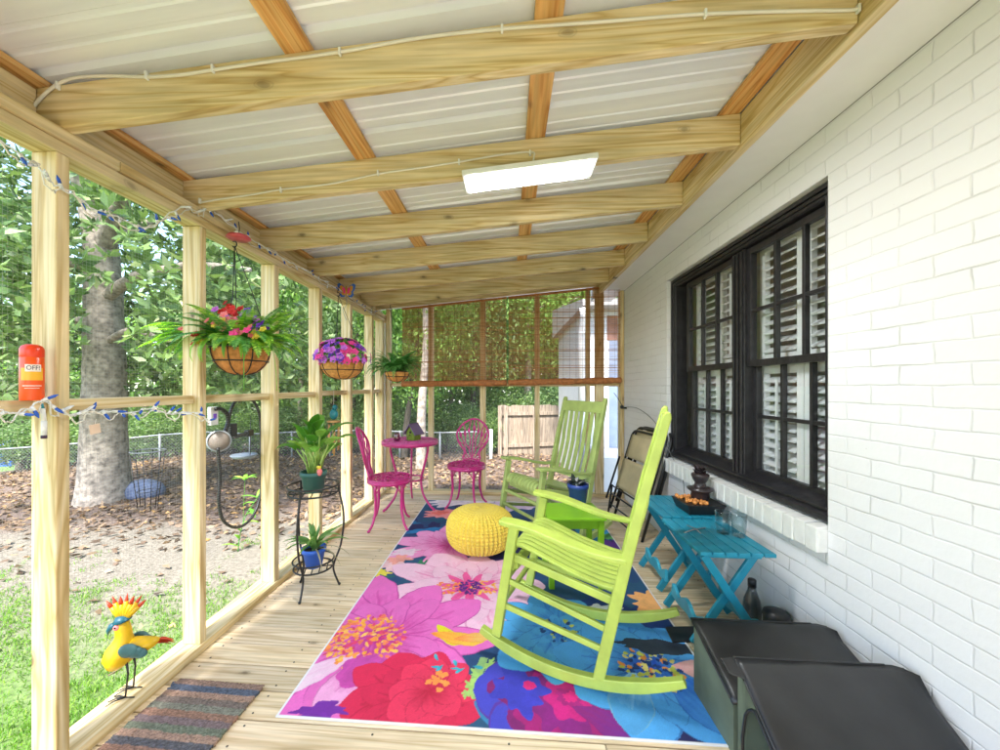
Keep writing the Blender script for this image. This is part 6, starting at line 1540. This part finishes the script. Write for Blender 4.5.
# ------------------------------------------------------------------ fences
def chain_fence():
    pts = [W(px, D) for px, D in ((-90, 9.8), (-10, 10.0), (60, 10.2), (100, 10.3), (160, 10.4), (205, 10.5), (250, 10.5), (292, 10.4), (330, 10.3), (368, 10.2), (400, 10.1), (440, 10.0), (491, 9.8))]
    t = thing('chain_link_fence', 'galvanised chain-link fence with a round top rail running behind the yard', 'fence', pts[6], world=True); H = 0.72
    for p in pts: MB().tube([p+V((0, 0, -.2)), p+V((0, 0, H+.03))], .028, 8).build('post', 'galv', t)
    last = MB().tube([pts[-1]+V((0, -.02, -.2)), pts[-1]+V((0, -.02, H+.06))], .045, 10); last.build('end_post', 'trimwhite', t)
    MB().tube([p+V((0, 0, H)) for p in pts], .021, 8).build('top_rail', 'galv', t)
    q = []; pitch = .085; wd = .0045
    for a, b in zip(pts[:-1], pts[1:]):
        L = (b-a).length; n = int(L/pitch); hz = H/L
        for i in range(-int(H/pitch)-1, n+1):
            for s in (1, -1):
                x0 = i*pitch; x1 = x0+H
                if s < 0: x0, x1 = x1, x0
                z0, z1 = 0.0, H
                # clip
                def pt(x, z): return a+(b-a)*(x/L)+V((0, 0, z))
                lo, hi = 0.0, 1.0
                for k in (0, 1):
                    dx = x1-x0
                    if dx > 0: lo = max(lo, (0-x0)/dx); hi = min(hi, (L-x0)/dx)
                    else: lo = max(lo, (L-x0)/dx); hi = min(hi, (0-x0)/dx)
                if hi-lo < .02: continue
                A = pt(x0+(x1-x0)*lo, H*lo); B = pt(x0+(x1-x0)*hi, H*hi); o = V((0, 0, wd)); q.append([A, B, B+o, A+o])
    npmesh('mesh', np.array([[list(p) for p in f] for f in q]), 4, [(0, 1, 2, 3)], 'galv', t)
chain_fence()
def wood_fence():
    a, b = at(500, 407, 10.4), at(640, 400, 11.6); a.z = 0; b.z = 0
    t = thing('wooden_fence', 'weathered grey board privacy fence behind the olive rocking chair', 'fence', V((a.x, a.y, -1.1)), world=True)
    n = 26; d = (b-a)/n; rr = random.Random(2)
    m = MB(); u = d.normalized()
    for i in range(n):
        p = a+d*i; q = a+d*(i+1)-u*.006; top = .74+rr.uniform(-.02, .02); o = V((-u.y, u.x, 0))*.018+V((0, 0, 0)); j = V((-u.y, u.x, 0))*rr.uniform(-.004, .004)
        g = -1.30
        m.hexa([p+j+V((0, 0, g)), q+j+V((0, 0, g)), q+o+j+V((0, 0, g)), p+o+j+V((0, 0, g)), p+j+V((0, 0, top)), q+j+V((0, 0, top)), q+o+j+V((0, 0, top)), p+o+j+V((0, 0, top))])
    m.build('boards', 'greywood', t)
    for z in (.52, -.35, -1.0): MB().bar(a+V((0, -.035, z)), b+V((0, -.035, z)), .04, .09).build('rail', 'greywood', t)
    for i in (0, 1, 6, 12, 18): p = a+d*i*1.0+V((0, -.09, 0)); MB().bb(p.x-.05, p.x+.05, p.y-.05, p.y+.05, -1.4, .70+.05*(i < 2)).build('post', 'greywood', t)
wood_fence()
# ------------------------------------------------------------------ far corner: bins and parked car shape of the neighbour
def bins():
    for i, (px, D, mt, w_, h, lab) in enumerate(((9, 15.5, 'binblue', .62, 1.05, 'blue wheeled recycling bin far off beyond the yard on the left'), (25, 15.9, 'bingrey', .75, 1.05, 'dark grey wheeled bin beside the blue bin far on the left'))):
        b = W(px, D); t = thing('wheeled_bin', lab, 'bin', b, radians(30))
        MB().hexa([(-w_*.36, -w_*.36, .05), (w_*.36, -w_*.36, .05), (w_*.36, w_*.36, .05), (-w_*.36, w_*.36, .05), (-w_*.5, -w_*.5, h-.1), (w_*.5, -w_*.5, h-.1), (w_*.5, w_*.5, h-.1), (-w_*.5, w_*.5, h-.1)]).build('bin_body', mt, t, bevel=.02)
        MB().hexa([(-w_*.53, -w_*.53, h-.098), (w_*.53, -w_*.53, h-.098), (w_*.53, w_*.53, h-.098), (-w_*.53, w_*.53, h-.098), (-w_*.5, -w_*.45, h-.03), (w_*.5, -w_*.45, h-.03), (w_*.5, w_*.5, h+.02), (-w_*.5, w_*.5, h+.02)]).build('lid', mt, t, bevel=.01)
        for s in (-1, 1): MB().lathe([(.11, -.03), (.11, .03)], 14, (s*w_*.34, w_*.4, .11), Matrix.Rotation(pi/2, 3, 'Y')).build('wheel', 'black', t)
    b = W(6, 17.5); t = thing('shed', 'pale blue garden shed far beyond the yard behind the bins', 'shed', b, radians(12))
    MB().bb(-1.3, 1.3, -.8, .8, 0, 1.5).build('wall', 'paleblue', t); MB().add([(-1.4, -.95, 1.5), (1.4, -.95, 1.5), (1.4, .95, 1.5), (-1.4, .95, 1.5), (-1.4, 0, 1.95), (1.4, 0, 1.95)], [(3, 2, 1, 0), (0, 1, 5, 4), (2, 3, 4, 5), (0, 4, 3), (1, 2, 5)]).build('roof', 'galv', t)
    MB().bb(-.35, .35, -.83, -.801, 0, 1.3).build('door', 'trimwhite', t)
bins()
def far_lawn():
    m = MB(); c = W(6, 15.5); n = 30; vs_ = [(c.x, c.y, gz(c.x, c.y)+.05)]; fs_ = [(0, 1+k, 1+(k+1) % n) for k in range(n)]
    for j, r in enumerate((1, 2, 3, 4)):
        for k in range(n): a = 2*pi*k/n; x = c.x+r*1.1*cos(a); y = c.y+r*.7*sin(a); vs_.append((x, y, gz(x, y)+(.05 if j < 3 else -.05)))
        if j: fs_ += [(1+(j-1)*n+k, 1+j*n+k, 1+j*n+(k+1) % n, 1+(j-1)*n+(k+1) % n) for k in range(n)]
    m.add(vs_, fs_, True); tag(m.build('lawn', plain('lawn', (.13, .22, .05), .9, var=.3, nscale=8)), None, None, kind='structure')
far_lawn()
def far_wood():
    rng = np.random.default_rng(77); n = 26000
    a = rng.uniform(radians(58), radians(178), n); r = rng.uniform(25, 31, n); z = -2.5+rng.random(n)**.8*np.where(a > radians(100), 6.2, 10.5)*(0.72+.28*np.sin(a*19)*np.sin(a*7+1)); P = np.stack([r*np.cos(a), r*np.sin(a), z], 1)
    q = leaf_quads(P, .62, .40, rng); tag(npmesh('far_wood', q, 4, [(0, 1, 2, 3)], 'leaf_mid'), 'distant wood reading as one green mass behind the nearer trees', 'wood', kind='stuff')
far_wood()
# ------------------------------------------------------------------ tomato cage, stone, sapling
def cage():
    b = gp(148, 508); zc = b.y*cos(TH)-b.x*sin(TH); R = 14*zc/FOC; H = 57*zc/FOC
    t = thing('plant_support', 'empty wire ring plant support standing by the big tree', 'plant support', b, 0)
    for z, r in ((H, R), (H*.62, R*.8), (H*.3, R*.62)): MB().tube([(r*cos(a), r*sin(a), z) for a in np.linspace(0, 2*pi, 25)[:-1]], .008 if z == H else .005, 6, closed=True).build('ring', 'galv' if z == H else 'black', t)
    for k in range(6): a = k*pi/3; MB().tube([(R*.5*cos(a), R*.5*sin(a), -.1), (R*cos(a), R*sin(a), H)], .006, 5).build('leg', 'black', t)
    b = gp(143, 497); t = tag(MB().ball((0, 0, .10), (.36, .25, .20), 14, 9).build('garden_stone', 'stoneblue'), 'blue-grey rounded stone lying in the dead leaves beside the big tree', 'stone'); t.location = b
cage()
def sapling():
    b = gp(238, 552); t = thing('sapling', 'thin young climbing plant with a few narrow leaves just outside the screen', 'plant', b, world=True); rr = random.Random(5)
    def U(px, py): d = ray(px, py); return V((0, 0, CH))+d*(b.y/d.y)
    P = smooth_path([b, U(240, 535), U(246, 515), U(256, 500), U(262, 490), U(268, 484)], 5); MB().tube(P, [.006*(1-.6*i/len(P)) for i in range(len(P))], 5).build('stem', 'ferndark', t)
    m = MB(); 
    for i in range(2, len(P), 2): m.blade(P[i], rr.uniform(0, 6.28), .17, .045, rr.uniform(-.2, 1.0), .9, 5, .3)
    b2 = U(245, 480)
    for i in range(6): m.blade(b2, i*1.05, .15, .04, .7, 1.2, 5, .3)
    m.tube(smooth_path([P[8], U(244, 500), b2], 4), .003, 4)
    m.build('leaves', 'fern', t)
sapling()
# ------------------------------------------------------------------ grass, fallen leaves
def grass():
    rng = np.random.default_rng(9); n = 26000
    x = -1.68-rng.random(n)**1.2*5.0; y = rng.uniform(-.6, 4.6, n)
    f = np.array([vnoise(np.array([a*1.0+20]), np.array([c+20]), .9, 3)[0] for a, c in zip(x[:1], y[:1])])
    nz = vnoise(x+20, y+20, 1.1, 3); dens = np.clip((3.9-(y-.18*(x+1.6)*1.0+ (nz-.5)*3.2))/1.5, 0, 1); keep = rng.random(n) < dens; x, y = x[keep], y[keep]
    z = np.array([gz(a, c) for a, c in zip(x, y)]); P = np.stack([x, y, z-.005], 1)
    k = 5; PP = np.repeat(P[:, None], k, 1)+rng.normal(size=(len(P), k, 3))*np.array([.02, .02, 0]); d = rng.normal(size=(len(P), k, 3))*.55; d[..., 2] = 1
    q = leaf_quads(PP.reshape(-1, 3), .042, .006, rng, d.reshape(-1, 3)); tag(npmesh('grass', q, 4, [(0, 1, 2, 3)], 'grass'), 'short green grass beside the porch, thinning to bare dirt', 'grass', kind='stuff')
    n = 30000; x = -1.7-rng.random(n)*13; y = rng.uniform(.3, 13, n)
    xx = rng.uniform(-3, 3.5, 9000); yy = rng.uniform(4.8, 13, 9000); x = np.concatenate([x, xx]); y = np.concatenate([y, yy])
    nz = vnoise(x+40, y+40, .8, 8); key = y-.18*(x+1.6)+(nz-.5)*2.4; pr = np.clip((key-3.0)/3.2, 0, 1)**1.6*.95+.018; keep = rng.random(len(x)) < pr; x, y = x[keep], y[keep]
    z = np.array([gz(a, c) for a, c in zip(x, y)])+.012+rng.random(len(x))*.012; P = np.stack([x, y, z], 1); d = rng.normal(size=(len(P), 3))*np.array([1, 1, .22])
    u = leaf_quads(P, .105, .055, rng, d, flat=.8); tag(npmesh('fallen_leaves', u, 4, [(0, 1, 2, 3)], 'litter'), 'scattered reddish brown fallen leaves covering the yard under the trees', 'leaves', kind='stuff')
grass()
# ------------------------------------------------------------------ tidy
for o in WORLD_ROOTS:
    if '_w' in o: del o['_w']
bpy.context.view_layer.update()
